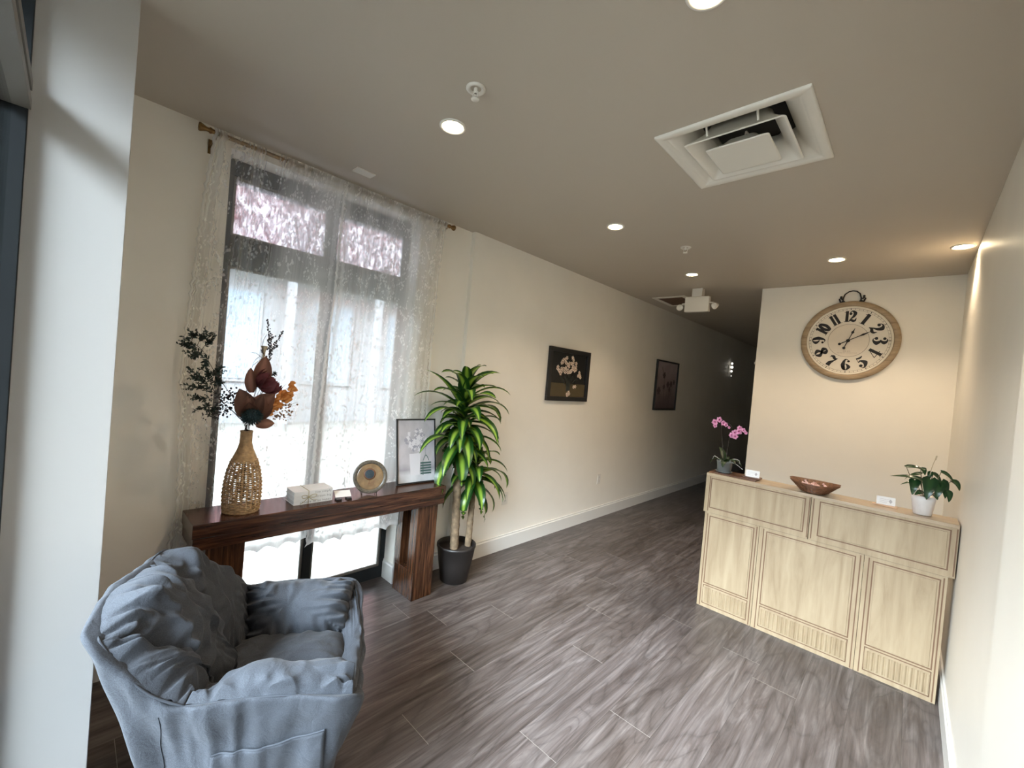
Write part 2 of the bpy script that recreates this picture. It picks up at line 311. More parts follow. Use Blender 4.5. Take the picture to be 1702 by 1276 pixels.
def link(name, mb, mats, parent=None, bevel=0, sub=0, solid=0):
    base = Vector((0, 0, 0)); o = parent
    while o is not None: base = base + o.location; o = o.parent
    me = bpy.data.meshes.new(name); me.from_pydata([p - base for p in mb.v], [], mb.f)
    uvl = me.uv_layers.new(name='UVMap'); li = 0
    vi = [0] * len(me.loops); me.loops.foreach_get('vertex_index', vi)
    flat = []
    for k in vi: flat += list(mb.uv[k])
    uvl.data.foreach_set('uv', flat)
    for m in (mats if isinstance(mats, (list, tuple)) else [mats]): me.materials.append(m)
    me.polygons.foreach_set('use_smooth', [i not in mb.flat for i in range(len(mb.f))])
    me.polygons.foreach_set('material_index', mb.mi)
    me.validate(); me.update()
    ob = bpy.data.objects.new(name, me); COL.objects.link(ob); ob.parent = parent
    if bevel:
        b = ob.modifiers.new('bevel', 'BEVEL'); b.width = bevel; b.segments = 2; b.limit_method = 'ANGLE'; b.angle_limit = R(40)
    if solid:
        q = ob.modifiers.new('solid', 'SOLIDIFY'); q.thickness = solid; q.offset = 0
    if sub:
        q = ob.modifiers.new('sub', 'SUBSURF'); q.levels = sub; q.render_levels = sub
    return ob
def thing(name, label, cat, loc=(0, 0, 0), group=None):
    o = bpy.data.objects.new(name, None); COL.objects.link(o); o.location = loc; o.empty_display_size = 0.05
    o['label'] = label; o['category'] = cat
    if group: o['group'] = group
    return o
def struct(name, mb, mats, label, cat, bevel=0):
    o = link(name, mb, mats, None, bevel); o['kind'] = 'structure'; o['label'] = label; o['category'] = cat; return o
def tag(o, label, cat, group=None):
    o['label'] = label; o['category'] = cat
    if group: o['group'] = group
    return o
def dup(root, loc, label=None, rotz=None):
    r = root.copy(); COL.objects.link(r); r.location = loc
    if rotz is not None: r.rotation_euler.z = rotz
    if label: r['label'] = label
    for ch in list(root.children):
        c = ch.copy(); COL.objects.link(c); c.parent = r
        for g in list(ch.children):
            d = g.copy(); COL.objects.link(d); d.parent = c
    return r
def lerp(a, b, t): return a + (b - a) * t
def cr(pts, n, closed=False):       # Catmull-Rom through points
    pts = [Vector(p) for p in pts]; K = len(pts); out = []
    segs = K if closed else K - 1
    for i in range(segs):
        if closed: p0, p1, p2, p3 = pts[i-1], pts[i], pts[(i+1) % K], pts[(i+2) % K]
        else: p0, p1, p2, p3 = pts[max(i-1, 0)], pts[i], pts[i+1], pts[min(i+2, K-1)]
        for k in range(n):
            t = k / n
            out.append(0.5 * ((2*p1) + (p2-p0)*t + (2*p0-5*p1+4*p2-p3)*t*t + (3*p1-p0-3*p2+p3)*t**3))
    if not closed: out.append(pts[-1])
    return out

# ------------------------------------------------------------------ the room
W = 2.89; WX = -0.04; YS = 2.206; YB = 4.934; HX = 1.43; YE = 11.6
def floor_build():
    v = []; f = []; uv = []; col = []; pw = 0.21; seam = {3: 2.105, 4: 1.58, 5: 1.135, 6: 2.195, 7: 1.485, 8: 1.92}
    x = -0.21; i = -1; Lp = 1.52; y_min = -0.6
    while x < W + 0.2:
        x1 = min(x + pw, W + 0.21); s0 = seam.get(i, random.random() * Lp); y = s0 - Lp * math.ceil((s0 - y_min) / Lp)
        while y < YE + 0.2:
            ya = max(y, y_min); yb = min(y + Lp, YE + 0.2)
            if yb > ya:
                o = len(v); v += [(x, ya, 0), (x1, ya, 0), (x1, yb, 0), (x, yb, 0)]; f.append((o, o+1, o+2, o+3))
                uv += [(0, ya - y), (x1 - x, ya - y), (x1 - x, yb - y), (0, yb - y)]; c = (random.random(), random.random(), random.random(), 1); col += [c] * 4
            y += Lp
        x += pw; i += 1
    o = len(v); a, b = -0.21, W + 0.2                                    # slab underside and sides
    v += [(a, y_min, -0.12), (b, y_min, -0.12), (b, YE + 0.2, -0.12), (a, YE + 0.2, -0.12), (a, y_min, -.001), (b, y_min, -.001), (b, YE+.2, -.001), (a, YE+.2, -.001)]
    f += [(o, o+3, o+2, o+1), (o, o+1, o+5, o+4), (o+1, o+2, o+6, o+5), (o+2, o+3, o+7, o+6), (o+3, o, o+4, o+7)]
    uv += [(0.1, 0.1)] * 8; col += [(0.5, 0.5, 0.5, 1)] * 8
    me = bpy.data.meshes.new('floor'); me.from_pydata(v, [], f); me.materials.append(m_floor)
    ul = me.uv_layers.new(name='UVMap'); ca = me.color_attributes.new('plank', 'FLOAT_COLOR', 'POINT')
    for k, c in enumerate(col): ca.data[k].color = c
    for l in me.loops: ul.data[l.index].uv = uv[l.vertex_index]
    ob = bpy.data.objects.new('floor', me); COL.objects.link(ob); ob['kind'] = 'structure'; ob['label'] = 'grey brown wood-look plank floor'; ob['category'] = 'floor'
floor_build()
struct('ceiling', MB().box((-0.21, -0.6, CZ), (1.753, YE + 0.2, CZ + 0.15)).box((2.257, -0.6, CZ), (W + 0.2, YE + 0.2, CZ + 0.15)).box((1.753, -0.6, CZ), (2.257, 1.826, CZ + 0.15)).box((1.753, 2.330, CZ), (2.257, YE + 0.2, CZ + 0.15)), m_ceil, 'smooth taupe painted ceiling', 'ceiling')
WY0, WY1, WZ1 = 0.535, 1.722, 2.672
mb = MB()
mb.box((-0.24, -0.3, 0), (WX, WY0, CZ)); mb.box((-0.24, WY1, 0), (WX, YS, CZ)); mb.box((-0.24, WY0, WZ1), (WX, WY1, CZ))
mb.box((-0.24, YS, 0), (0, YE, CZ))
struct('wall_left', mb, m_wall, 'long cream wall with the lace-curtained window', 'wall')
struct('wall_back', MB().box((HX, YB, 0), (W + 0.2, YB + 0.14, CZ)).box((HX, YB + 0.14, 0), (HX + 0.14, YE, CZ)), m_wall, 'cream wall carrying the big round clock', 'wall', bevel=0.004)
struct('wall_right', MB().box((W, 1.58, 0), (W + 0.15, YB, CZ)).box((2.83, -0.35, 0), (W + 0.15, 1.58, CZ)), m_wall, 'cream wall beside the counter', 'wall', bevel=0.003)
struct('wall_far', MB().box((-0.2, YE, 0), (HX + 0.14, YE + 0.15, CZ)), m_wall, 'far end wall of the dark hallway', 'wall')
struct('wall_front', MB().box((WX, -0.20, 0), (0.70, 0.107, CZ)), plain('return_paint_darkened', (0.52, 0.505, 0.485), 0.45), 'white wall return beside the shopfront glazing', 'wall', bevel=0.002)  # colour darkened to offset the strong daylight on this face
def base_strip(name, a, b, th, inward, label):
    # a, b along the wall; profile with a small stepped top
    mb = MB(); a = Vector((*a, 0)); b = Vector((*b, 0)); n = Vector((*inward, 0))
    prof = [(0, 0), (th, 0), (th, 0.118), (th * 0.6, 0.126), (th * 0.6, 0.138), (0, 0.138)]
    mb.prism([a + n * r + Vector((0, 0, h)) for r, h in prof], b - a)
    struct(name, mb, m_trimw, label, 'baseboard')
base_strip('baseboard_left', (0, YS - 0.014), (0, YE), 0.016, (1, 0), 'white baseboard along the long left wall')
base_strip('baseboard_left', (WX, WY1 + 0.001), (WX, YS - 0.014), 0.016, (1, 0), 'short white baseboard between window and corner plant')
base_strip('baseboard_left', (-0.17, WY1 - 0.001), (WX + 0.016, WY1 - 0.001), 0.012, (0, -1), 'white baseboard inside the window reveal')
base_strip('baseboard_left', (WX, 0.107), (WX, WY0 - 0.001), 0.016, (1, 0), 'white baseboard left of the window behind the armchair')
base_strip('baseboard_right', (W, 1.582), (W, YB), 0.016, (-1, 0), 'white baseboard along the right wall')
base_strip('baseboard_back', (HX, YB), (W - 0.016, YB), 0.016, (0, -1), 'white baseboard below the clock wall')

# side window --------------------------------------------------------------
wn = bpy.data.objects.new('window_1', None); COL.objects.link(wn); wn.location = (-0.2, (WY0+WY1)/2, 0); wn['kind'] = 'structure'; wn['label'] = 'tall dark-framed window behind the lace curtains'; wn['category'] = 'window'
fx0, fx1 = -0.235, -0.172
mb = MB(); mb.box((fx0, WY0, 0), (fx1, WY1, 0.085)); mb.box((fx0, WY0, 2.585), (fx1, WY1, WZ1)); mb.box((fx0, WY0, 0.085), (fx1, WY0 + 0.05, 2.585)); mb.box((fx0, WY1 - 0.035, 0.085), (fx1, WY1, 2.585))
link('window_frame', mb, m_dframe, wn, 0.002)
mb = MB(); mb.box((fx0, WY0 + 0.05, 2.085), (fx1, WY1 - 0.035, 2.255)); link('transom', mb, m_dframe, wn, 0.002)
mb = MB(); mb.box((fx0, 1.118, 0.085), (fx1, 1.172, 2.085)); mb.box((fx0, 1.118, 2.255), (fx1, 1.172, 2.585)); link('mullion', mb, m_dframe, wn, 0.002)
mb = MB()
for ya, yb in ((WY0 + 0.05, 1.118), (1.172, WY1 - 0.035)):
    for za, zb in ((0.085, 2.085), (2.255, 2.585)):
        g = 0.014; xg = (-0.205, -0.185)
        mb.box((xg[0], ya, za), (xg[1], yb, za + g)); mb.box((xg[0], ya, zb - g), (xg[1], yb, zb)); mb.box((xg[0], ya, za + g), (xg[1], ya + g, zb - g)); mb.box((xg[0], yb - g, za + g), (xg[1], yb, zb - g))
link('glazing_bead', mb, m_alu, wn)
for ya, yb in ((WY0 + 0.05, 1.118), (1.172, WY1 - 0.035)):
    for za, zb in ((0.085, 2.085), (2.255, 2.585)):
        link('glass_pane', MB().box((-0.200, ya, za), (-0.194, yb, zb)), m_glass if za < 1 else m_film, wn)

# shopfront glazing ----------------------------------------------------------
sf = bpy.data.objects.new('window_2', None); COL.objects.link(sf); sf.location = (1.77, -0.15, 0); sf['kind'] = 'structure'; sf['label'] = 'dark-framed shopfront glazing left of the white wall return'; sf['category'] = 'window'
y0, y1 = -0.185, -0.118; mb = MB()
mb.box((0.70, y0, 0), (0.722, y1, CZ)); mb.box((2.78, y0, 0), (2.83, y1, CZ))
mb.box((0.722, y0, 0), (2.78, y1, 0.09)); mb.box((0.722, y0, 2.69), (2.78, y1, CZ))
link('window_frame', mb, m_dframe, sf, 0.002)
mb = MB(); mb.box((0.722, y0, 2.255), (2.78, y1 + 0.006, 2.285)); mb.box((0.722, y0, 2.31), (2.78, y1 + 0.006, 2.34)); link('transom', mb, m_alu, sf, 0.001)
mb = MB(); mb.box((0.722, y0 + .004, 2.285), (2.78, y1, 2.31)); link('transom_groove', mb, m_black, sf)
mb = MB(); mb.box((1.74, y0, 0.09), (1.79, y1, 2.255)); mb.box((1.74, y0, 2.34), (1.79, y1, 2.69)); link('mullion', mb, m_dframe, sf, 0.002)
for xa, xb in ((0.722, 1.74), (1.79, 2.78)):
    for za, zb in ((0.09, 2.255), (2.34, 2.69)):
        link('glass_pane', MB().box((xa, -0.155, za), (xb, -0.149, zb)), m_glass, sf)

# ------------------------------------------------------------------ outside
m_pave = plain('concrete_paving', (0.085, 0.079, 0.068), 0.8, var=0.08, vscale=1.5)
m_fac = plain('pale_render', (0.19, 0.19, 0.195), 0.8, var=0.06, vscale=1)
m_redroof = plain('faded_red_roofing', (0.45, 0.12, 0.11), 0.7, var=0.15, vscale=3)
m_dglass = plain('distant_window_glass', (0.20, 0.23, 0.26), 0.15)
struct('floor_outside', MB().box((-60, -60, -0.30), (60, 60, -0.13)), m_pave, 'pale sunlit paving outside the window', 'ground')
bd = thing('building', 'pale building with white columns and red roof seen through the lace curtain', 'building', (-9, 4, -0.13))
mb = MB(); mb.box((-12, -2, -0.13), (-9.4, 16, 4.2)); link('wall', mb, m_fac, bd)
mb = MB()
mb.add([(-12.3, -2.4, 4.2), (-8.6, -2.4, 4.2), (-8.6, 16.4, 4.2), (-12.3, 16.4, 4.2), (-10.6, 0.5, 6.0), (-10.6, 13.5, 6.0)], [(0, 3, 2, 1), (0, 1, 4), (1, 2, 5, 4), (2, 3, 5), (3, 0, 4, 5)], flat=True)
link('roof', mb, m_redroof, bd)
for k in range(7):
    y = -1 + k * 2.4
    p = link('column', MB().box((-9.0, y - 0.09, -0.13), (-8.8, y + 0.09, 4.1)), m_fac, bd, 0.01)
    wq = link('window', MB().box((-9.42, y + 0.5, 0.9), (-9.36, y + 1.9, 3.2)), m_fac, bd)
    link('pane', MB().box((-9.36, y + 0.58, 0.98), (-9.35, y + 1.82, 3.12)), m_dglass, wq)
link('porch_beam', MB().box((-9.05, -1.5, 3.9), (-8.75, 14.5, 4.15)), m_fac, bd)

# ------------------------------------------------------------------ ceiling fittings
def downlight(loc, label, first=None):
    t = thing('recessed_downlight', label, 'ceiling light', loc, 'recessed downlights in the ceiling')
    x, y, z = loc
    link('trim_ring', MB().lathe((x, y, z), [(0.062, 0.0), (0.062, -0.005), (0.056, -0.008), (0.048, -0.005), (0.046, 0.001)], 36), m_whitep, t)
    link('lens', MB().lathe((x, y, z), [(0.046, -0.003), (0.03, -0.004), (0.0005, -0.0045)], 28), m_lens, t)
    ld = bpy.data.lights.new('downlight_lamp', 'SPOT'); ld.energy = 12; ld.color = (1.0, 0.78, 0.55); ld.spot_size = R(118); ld.spot_blend = 0.6; ld.shadow_soft_size = 0.04
    lo = bpy.data.objects.new('downlight_lamp', ld); COL.objects.link(lo); lo.parent = t; lo.location = (0, 0, -0.02)
    return t
downlight((1.0, 1.18, CZ), 'lit round downlight in the ceiling nearest the lace curtain')
downlight((2.14, 1.20, CZ), 'lit round downlight at the top edge of the photo above the camera')
downlight((1.01, 2.655, CZ), 'lit round downlight in mid ceiling between curtain and ceiling vent')
downlight((1.01, 4.115, CZ), 'lit round downlight just in front of the emergency light')
downlight((2.133, 4.113, CZ), 'lit round downlight in front of the round clock')
downlight((2.815, 4.112, CZ), 'lit round downlight tight against the right wall')
def sprinkler(loc, label):
    x, y, z = loc; t = thing('fire_sprinkler', label, 'sprinkler', loc)
    link('escutcheon', MB().lathe(loc, [(0.040, 0.0), (0.040, -0.004), (0.034, -0.009), (0.026, -0.007), (0.022, 0.0)], 28), m_whitep, t)
    mb = MB(); mb.lathe((x, y, z), [(0.009, 0.0), (0.009, -0.018), (0.006, -0.02)], 12)
    for s in (-1, 1): mb.tube([(x + s * 0.008, y, z - 0.012), (x + s * 0.016, y, z - 0.022), (x + s * 0.013, y, z - 0.034), (x, y, z - 0.042)], 0.0022, 6)
    link('frame_arms', mb, m_whitep, t)
    mb = MB(); mb.lathe((x, y, z - 0.042), [(0.0, -0.003), (0.016, -0.003), (0.017, -0.001), (0.016, 0.001), (0.0, 0.002)], 20); link('deflector', mb, m_whitep, t)
sprinkler((1.286, 1.072, CZ), 'white fire sprinkler on the ceiling beside the nearest downlight')
sprinkler((1.258, 3.318, CZ), 'small white fire sprinkler further back towards the hallway')
t = link('ceiling_sensor', MB().box((0.145, 1.10, CZ - 0.008), (0.215, 1.215, CZ)), m_whitep, None, 0.002); tag(t, 'small white rectangular plate on the ceiling above the curtain', 'sensor')

# supply diffuser: frame and nested square cones hanging inside a duct recess
cx, cy = 2.005, 2.078
vt = thing('ceiling_vent', 'large white square supply air vent in the ceiling', 'vent', (cx, cy, CZ))
def sqring(mb, rings):
    rows = []
    for h, z, rd in rings:
        row = []
        for k, (sx, sy) in enumerate(((1, 1), (-1, 1), (-1, -1), (1, -1))):
            for q in range(4):
                a = pi/2 * k + (pi/2) * q / 3
                row.append(Vector((cx + sx * (h - rd) + rd * cos(a), cy + sy * (h - rd) + rd * sin(a), CZ + z)))
        rows.append(row)
    mb.grid(rows, closed_v=True, flip=True)
mb = MB(); sqring(mb, [(0.297, 0, .003), (0.297, -0.008, .003), (0.288, -0.011, .003), (0.262, -0.011, .003), (0.258, -0.006, .004), (0.25, -0.004, .008)]); link('frame', mb, m_white, vt)
mb = MB(); sqring(mb, [(0.25, -0.004, .008), (0.243, 0.0, .02), (0.215, 0.022, .03), (0.185, 0.055, .04), (0.17, 0.09, .05), (0.17, 0.105, .05)]); link('outer_cone', mb, m_white, vt)
mb = MB(); sqring(mb, [(0.200, -0.026, .014), (0.196, -0.030, .014), (0.190, -0.027, .014), (0.165, 0.000, .02), (0.135, 0.035, .03), (0.120, 0.075, .03), (0.124, 0.075, .03), (0.140, 0.037, .03), (0.172, 0.000, .02), (0.200, -0.026, .014)]); link('middle_cone', mb, m_white, vt)
mb = MB(); sqring(mb, [(0.128, -0.038, .01), (0.126, -0.042, .01), (0.120, -0.042, .01), (0.0005, -0.040, .0001)]); sqring(mb, [(0.06, 0.02, .02), (0.08, -0.005, .02), (0.122, -0.034, .01), (0.128, -0.038, .01)]); link('centre_plate', mb, m_white, vt)
mb = MB(); mb.lathe((cx, cy, CZ), [(0.24, 0.104), (0.12, 0.105), (0.0005, 0.106)], 24); link('duct_opening', mb, m_duct, vt)
mb = MB()
for s in (-1, 1):
    mb.tube([(cx + s * .07, cy + .1, CZ - .02), (cx + s * .03, cy + .06, CZ + .03), (cx, cy, CZ + .07)], 0.004, 6); mb.tube([(cx + s*.10, cy - .19, CZ - .01), (cx + s*.10, cy - .21, CZ + .025)], 0.005, 6); mb.tube([(cx + s*.10, cy + .19, CZ - .01), (cx + s*.10, cy + .21, CZ + .025)], 0.005, 6)
link('bracket', mb, m_white, vt)
# return grille
gx0, gx1, gy0, gy1 = 0.19, 0.60, 4.99, 5.55
gv = thing('return_grille', 'white framed return air grille in the ceiling behind the emergency light', 'vent', ((gx0+gx1)/2, (gy0+gy1)/2, CZ))
mb = MB(); z0 = CZ - 0.01
mb.box((gx0, gy0, z0), (gx1, gy0 + .05, CZ)); mb.box((gx0, gy1 - .05, z0), (gx1, gy1, CZ)); mb.box((gx0, gy0 + .05, z0), (gx0 + .05, gy1 - .05, CZ)); mb.box((gx1 - .05, gy0 + .05, z0), (gx1, gy1 - .05, CZ)); link('frame', mb, m_white, gv, 0.002)
mb = MB().box((gx0 + .05, gy0 + .05, CZ - 0.0015), (gx1 - .05, gy1 - .05, CZ - 0.0005)); link('backing', mb, plain('grille_dark', (0.06, 0.035, 0.025), 0.8), gv)
mb = MB()
for k in range(16):
    x = gx0 + .06 + k * 0.019; mb.add([(x, gy0 + .05, CZ - .008), (x + .008, gy0 + .05, CZ - .002), (x + .008, gy1 - .05, CZ - .002), (x, gy1 - .05, CZ - .008)], [(0, 1, 2, 3)])
link('louvres', mb, plain('grille_brown', (0.16, 0.10, 0.07), 0.6), gv)
# emergency light
em = thing('emergency_light', 'white emergency light box with two lamp heads on the ceiling at the hallway', 'emergency light', (0.855, 4.72, 2.48))
link('housing', MB().box((0.725, 4.70, 2.488), (0.985, 4.76, 2.655)), m_whitep, em, 0.008)
link('ceiling_mount', MB().box((0.80, 4.69, 2.655), (0.91, 4.77, CZ)), m_whitep, em, 0.004)
for s, x in ((-1, 0.725), (1, 0.985)):
    h = MB(); h.tube([(x, 4.73, 2.585), (x + s * .035, 4.73, 2.585), (x + s * .045, 4.73, 2.565)], 0.008, 8)
    hd = link('lamp_arm', h, m_whitep, em)
    h = MB(); h.lathe((0, 0, 0), [(0.0005, 0.03), (0.022, 0.028), (0.036, -0.012), (0.036, -0.02), (0.030, -0.02), (0.026, -0.012), (0.0005, -0.01)], 20)
    h.xf(Matrix.Translation((x + s * .062, 4.725, 2.55)) @ Matrix.Rotation(R(-62 if s > 0 else -60), 4, 'X') @ Matrix.Rotation(R(25 * s), 4, 'Y') @ Matrix.Rotation(pi, 4, 'X').inverted() @ Matrix.Rotation(pi, 4, 'X'))
    link('lamp_head', h, m_whitep, em)
# hallway fittings
sc = thing('wall_sconce', 'small lit crystal sconce glinting on the dark hallway wall', 'wall light', (0.0, 8.9, 2.0))
mb = MB(); mb.box((0, 8.86, 1.98), (0.015, 8.94, 2.20)); link('backplate', mb, m_whitep, sc)
for k, (dz, r) in enumerate(((0.20, 0.022), (0.13, 0.028), (0.05, 0.022), (-0.04, 0.012))):
    link('crystal', MB().sphere((0.05, 8.9 + 0.01 * (k % 2), 2.03 + dz), r, 10, 8), m_bulb, sc); 
link('stem', MB().tube([(0.015, 8.9, 2.1), (0.05, 8.9, 2.1)], 0.006, 6).tube([(0.05, 8.9, 1.98), (0.05, 8.9, 2.24)], 0.004, 6), m_alu, sc)
sc2 = thing('dome_camera', 'small white globe on a short arm at the hallway corner of the clock wall', 'camera', (1.37, 5.2, 1.98))
link('arm', MB().box((1.36, 5.19, 2.005), (HX, 5.21, 2.013)), m_whitep, sc2); link('dome', MB().sphere((1.372, 5.2, 1.985), 0.02, 14, 10), m_whitep, sc2)
def outlet(loc, label):
    x, y, z = loc; t = thing('wall_outlet', label, 'outlet', loc)
    link('cover_plate', MB().box((0, y - .036, z - .058), (0.006, y + .036, z + .058)), m_whitep, t, 0.002)
    mb = MB()
    for dz in (-.024, .024): mb.box((0.006, y - .017, z + dz - .015), (0.008, y + .017, z + dz + .015))
    q = link('socket', mb, m_trimw, t, 0.001); mb = MB()
    for dz in (-.024, .024):
        for dy in (-.006, .006): link('slot', MB().box((0.008, y + dy - .001, z + dz - .002), (0.0085, y + dy + .001, z + dz + .007)), m_ink, q)
outlet((0, 4.43, 0.468), 'white wall outlet low on the long wall below and right of the dark picture')
outlet((0, 2.82, 0.478), 'white wall outlet low on the wall just right of the corn plant')

# ------------------------------------------------------------------ clock
CC = Vector((2.177, YB, 2.2)); ck = thing('wall_clock', 'big round wall clock with wooden rim and large black numerals', 'clock', (2.177, YB, 1.84))
MC = Matrix(((1, 0, 0, CC.x), (0, 0, 1, CC.y), (0, 1, 0, CC.z), (0, 0, 0, 1)))     # clock plane (x, up) -> world, local z = +y (into wall)
def clk(mb): mb.v = [Vector((CC.x + p.x, CC.y - p.z, CC.z + p.y)) for p in mb.v]; return mb
mb = MB().lathe((0, 0, 0), [(0.30, 0.001), (0.362, 0.001), (0.362, 0.026), (0.356, 0.032), (0.322, 0.034), (0.316, 0.030), (0.314, 0.020)], 96); link('rim', clk(mb), m_oak, ck)
mb = MB().lathe((0, 0, 0), [(0.3145, 0.020), (0.3145, 0.028), (0.306, 0.027), (0.302, 0.0215), (0.28, 0.0210), (0.148, 0.0210)], 96); link('dial', clk(mb), m_dial, ck)
mb = MB().lathe((0, 0, 0), [(0.148, 0.0210), (0.10, 0.0210), (0.0005, 0.0210)], 72); link('dial_centre', clk(mb), m_dial2, ck)
def flat_ring(mb, r, w, z): mb.lathe((0, 0, 0), [(r - w/2, z), (r + w/2, z)], 96)
mb = MB()
for r, w in ((0.150, 0.0024), ): flat_ring(mb, r, w, 0.0214)
link('inner_circle', clk(mb), m_inkb, ck)
mb = MB(); flat_ring(mb, 0.296, 0.0018, 0.0216); flat_ring(mb, 0.281, 0.0012, 0.0216)
for k in range(60):
    a = 2*pi*k/60; w = 0.0024 if k % 5 == 0 else 0.0011; d = Vector((sin(a), cos(a), 0)); t = Vector((cos(a), -sin(a), 0)); z = Vector((0, 0, .0217))
    r0, r1 = 0.281, 0.296
    mb.add([d*r0 - t*w + z, d*r0 + t*w + z, d*r1 + t*w + z, d*r1 - t*w + z], [(0, 1, 2, 3)])
    if k % 5 == 0:
        c = d * 0.2885 + z + Vector((0, 0, .0001)); mb.add([c + d*.006, c + t*.004, c - d*.006, c - t*.004], [(0, 1, 2, 3)])
link('minute_track', clk(mb), m_ink, ck)
# fat-face numerals drawn as broad-nib strokes, unit cell 0.62 wide, 1 high, centred
THK, THN = 0.29, 0.04
def stroke(pts, closed=False, w=None, n=10):
    P = cr([(x, y, 0) for x, y in pts], n, closed); K = len(P); Ls = []; Rs = []
    for i, p in enumerate(P):
        t = (P[(i+1) % K] - P[i-1]) if closed else (P[min(i+1, K-1)] - P[max(i-1, 0)])
        t.normalize(); nrm = Vector((-t.y, t.x, 0))
        if w is None: h = THN + (THK - THN) * abs(t.y) ** 2.2
        else:
            f = i / (K - 1) * (len(w) - 1); a = int(min(f, len(w) - 2)); h = lerp(w[a], w[a+1], f - a)
        Ls.append(p + nrm * h/2); Rs.append(p - nrm * h/2)
    fs = [(i, (i+1) % K, K + (i+1) % K, K + i) for i in range(K if closed else K - 1)]
    return Ls + Rs, fs
def blob(x, y, r, n=14): return [Vector((x + r*cos(2*pi*k/n), y + r*sin(2*pi*k/n), 0)) for k in range(n)], [tuple(range(n))]
def rectg(x0, y0, x1, y1): return [Vector((x0, y0, 0)), Vector((x1, y0, 0)), Vector((x1, y1, 0)), Vector((x0, y1, 0))], [(0, 1, 2, 3)]
DG = {
 '0': (0.62, [stroke([(0, .5), (.20, 0), (0, -.5), (-.20, 0)], True, None, 16)]),
 '1': (0.40, [rectg(-.12, -.46, .12, .5), rectg(-.22, -.5, .22, -.46), stroke([(-.02, .49), (-.12, .40), (-.22, .38)], False, [.04, .05, .03])]),
 '2': (0.62, [stroke([(-.19, .22), (-.20, .38), (-.02, .48), (.18, .30), (.10, .02), (-.14, -.24), (-.27, -.44)], False, [.03, .04, .12, .30, .22, .08, .04]), blob(-.16, .25, .12), stroke([(-.29, -.44), (-.12, -.34), (.08, -.42), (.22, -.36), (.29, -.14)], False, [.03, .20, .22, .15, .03])]),
 '3': (0.60, [stroke([(-.18, .30), (-.12, .46), (.02, .48), (.16, .28), (.02, .05), (-.06, .04)], False, [.03, .04, .12, .28, .12, .04]), stroke([(-.06, .04), (.04, .03), (.18, -.24), (.0, -.47), (-.16, -.44), (-.22, -.24)], False, [.04, .14, .32, .12, .04, .03]), blob(-.16, .30, .11), blob(-.18, -.26, .12)]),
 '4': (0.66, [rectg(-.02, -.46, .20, .5), rectg(-.10, -.5, .28, -.46), stroke([(.06, .5), (-.30, -.20)], False, [.04, .04]), rectg(-.31, -.24, .30, -.19)]),
 '5': (0.60, [stroke([(-.20, .02), (-.19, .48)], False, [.035, .035]), stroke([(-.21, .42), (-.02, .38), (.14, .43), (.22, .5)], False, [.10, .17, .12, .03]), stroke([(-.20, .02), (-.04, .13), (.18, -.14), (.02, -.48), (-.16, -.46), (-.24, -.28)], False, [.03, .13, .32, .12, .04, .03]), blob(-.18, -.28, .12)]),
 '6': (0.62, [stroke([(.18, .34), (.08, .48), (-.08, .44), (-.19, .0), (-.12, -.36), (.0, -.49)], False, [.03, .04, .12, .28, .22, .05]), stroke([(-.02, .07), (.19, -.20), (0, -.48), (-.17, -.20)], True, [.04, .26, .04, .10, .04], 12), blob(.16, .32, .09)]),
 '7': (0.60, [stroke([(-.24, .26), (-.24, .5)], False, [.03, .03]), stroke([(-.24, .38), (-.08, .46), (.10, .34), (.27, .44)], False, [.06, .24, .20, .03]), stroke([(.27, .46), (.12, .12), (-.02, -.18), (-.03, -.46)], False, [.04, .12, .28, .32])]),
 '8': (0.62, [stroke([(.0, .5), (.16, .27), (.0, .04), (-.16, .27)], True, None, 12), stroke([(.0, .04), (.20, -.23), (.0, -.5), (-.20, -.23)], True, None, 12), stroke([(-.14, .16), (.14, -.08)], False, [.16, .18])]),
}
DG['9'] = (0.62, [([Vector((-p.x, -p.y, 0)) for p in v], f) for v, f in DG['6'][1]])
def numeral(txt, deg, inv):
    mb = MB(); Hh = 0.100; Wd = [DG[c][0] * Hh * (0.95 if len(txt) == 1 else 0.80) for c in txt]; tot = sum(Wd); x = -tot/2
    for c, w in zip(txt, Wd):
        for v, f in DG[c][1]:
            mb.add([Vector((x + w/2 + p.x * Hh * (1.12 if len(txt) == 1 else 0.92), p.y * Hh, 0)) for p in v], f)
        x += w
    a = R(deg); M1 = Matrix.Translation((sin(a) * .2225, cos(a) * .2225, 0.0222)) @ Matrix.Rotation(-a + (pi if inv else 0), 4, 'Z')
    mb.xf(M1); return link('numeral', clk(mb), m_ink, ck)
for k in range(1, 13): numeral(str(k), k * 30, 4 <= k <= 8)
def hand(mb, ang, Ln, tail, w):
    d = Vector((sin(ang), cos(ang), 0)); t = Vector((d.y, -d.x, 0)); z = Vector((0, 0, 0.027)); prof = [(-tail, .003), (0, .004), (Ln*.35, .0025), (Ln*.55, .004), (Ln*.66, w), (Ln*.76, .005), (Ln, .0008)]
    Lp = [d * s - t * h + z for s, h in prof]; Rp = [d * s + t * h + z for s, h in prof]; mb.prism(Lp + Rp[::-1], (0, 0, 0.002))
    mb.lathe(d * -tail + z, [(0.0005, 0.003), (.010, 0.003), (.0115, 0.001), (.010, -.0005)], 16)
mb = MB(); hand(mb, math.atan2(.043, .114), .122, .073, .012); link('hour_hand', clk(mb), m_ink, ck)
mb = MB(); hand(mb, math.atan2(.151, .080), .178, .068, .009); mb.lathe((0, 0, 0), [(0.014, .021), (.014, .031), (.0005, .032)], 20); link('minute_hand', clk(mb), m_ink, ck)
mb = MB()                       # two small lines of brown print under the hands, too small to read
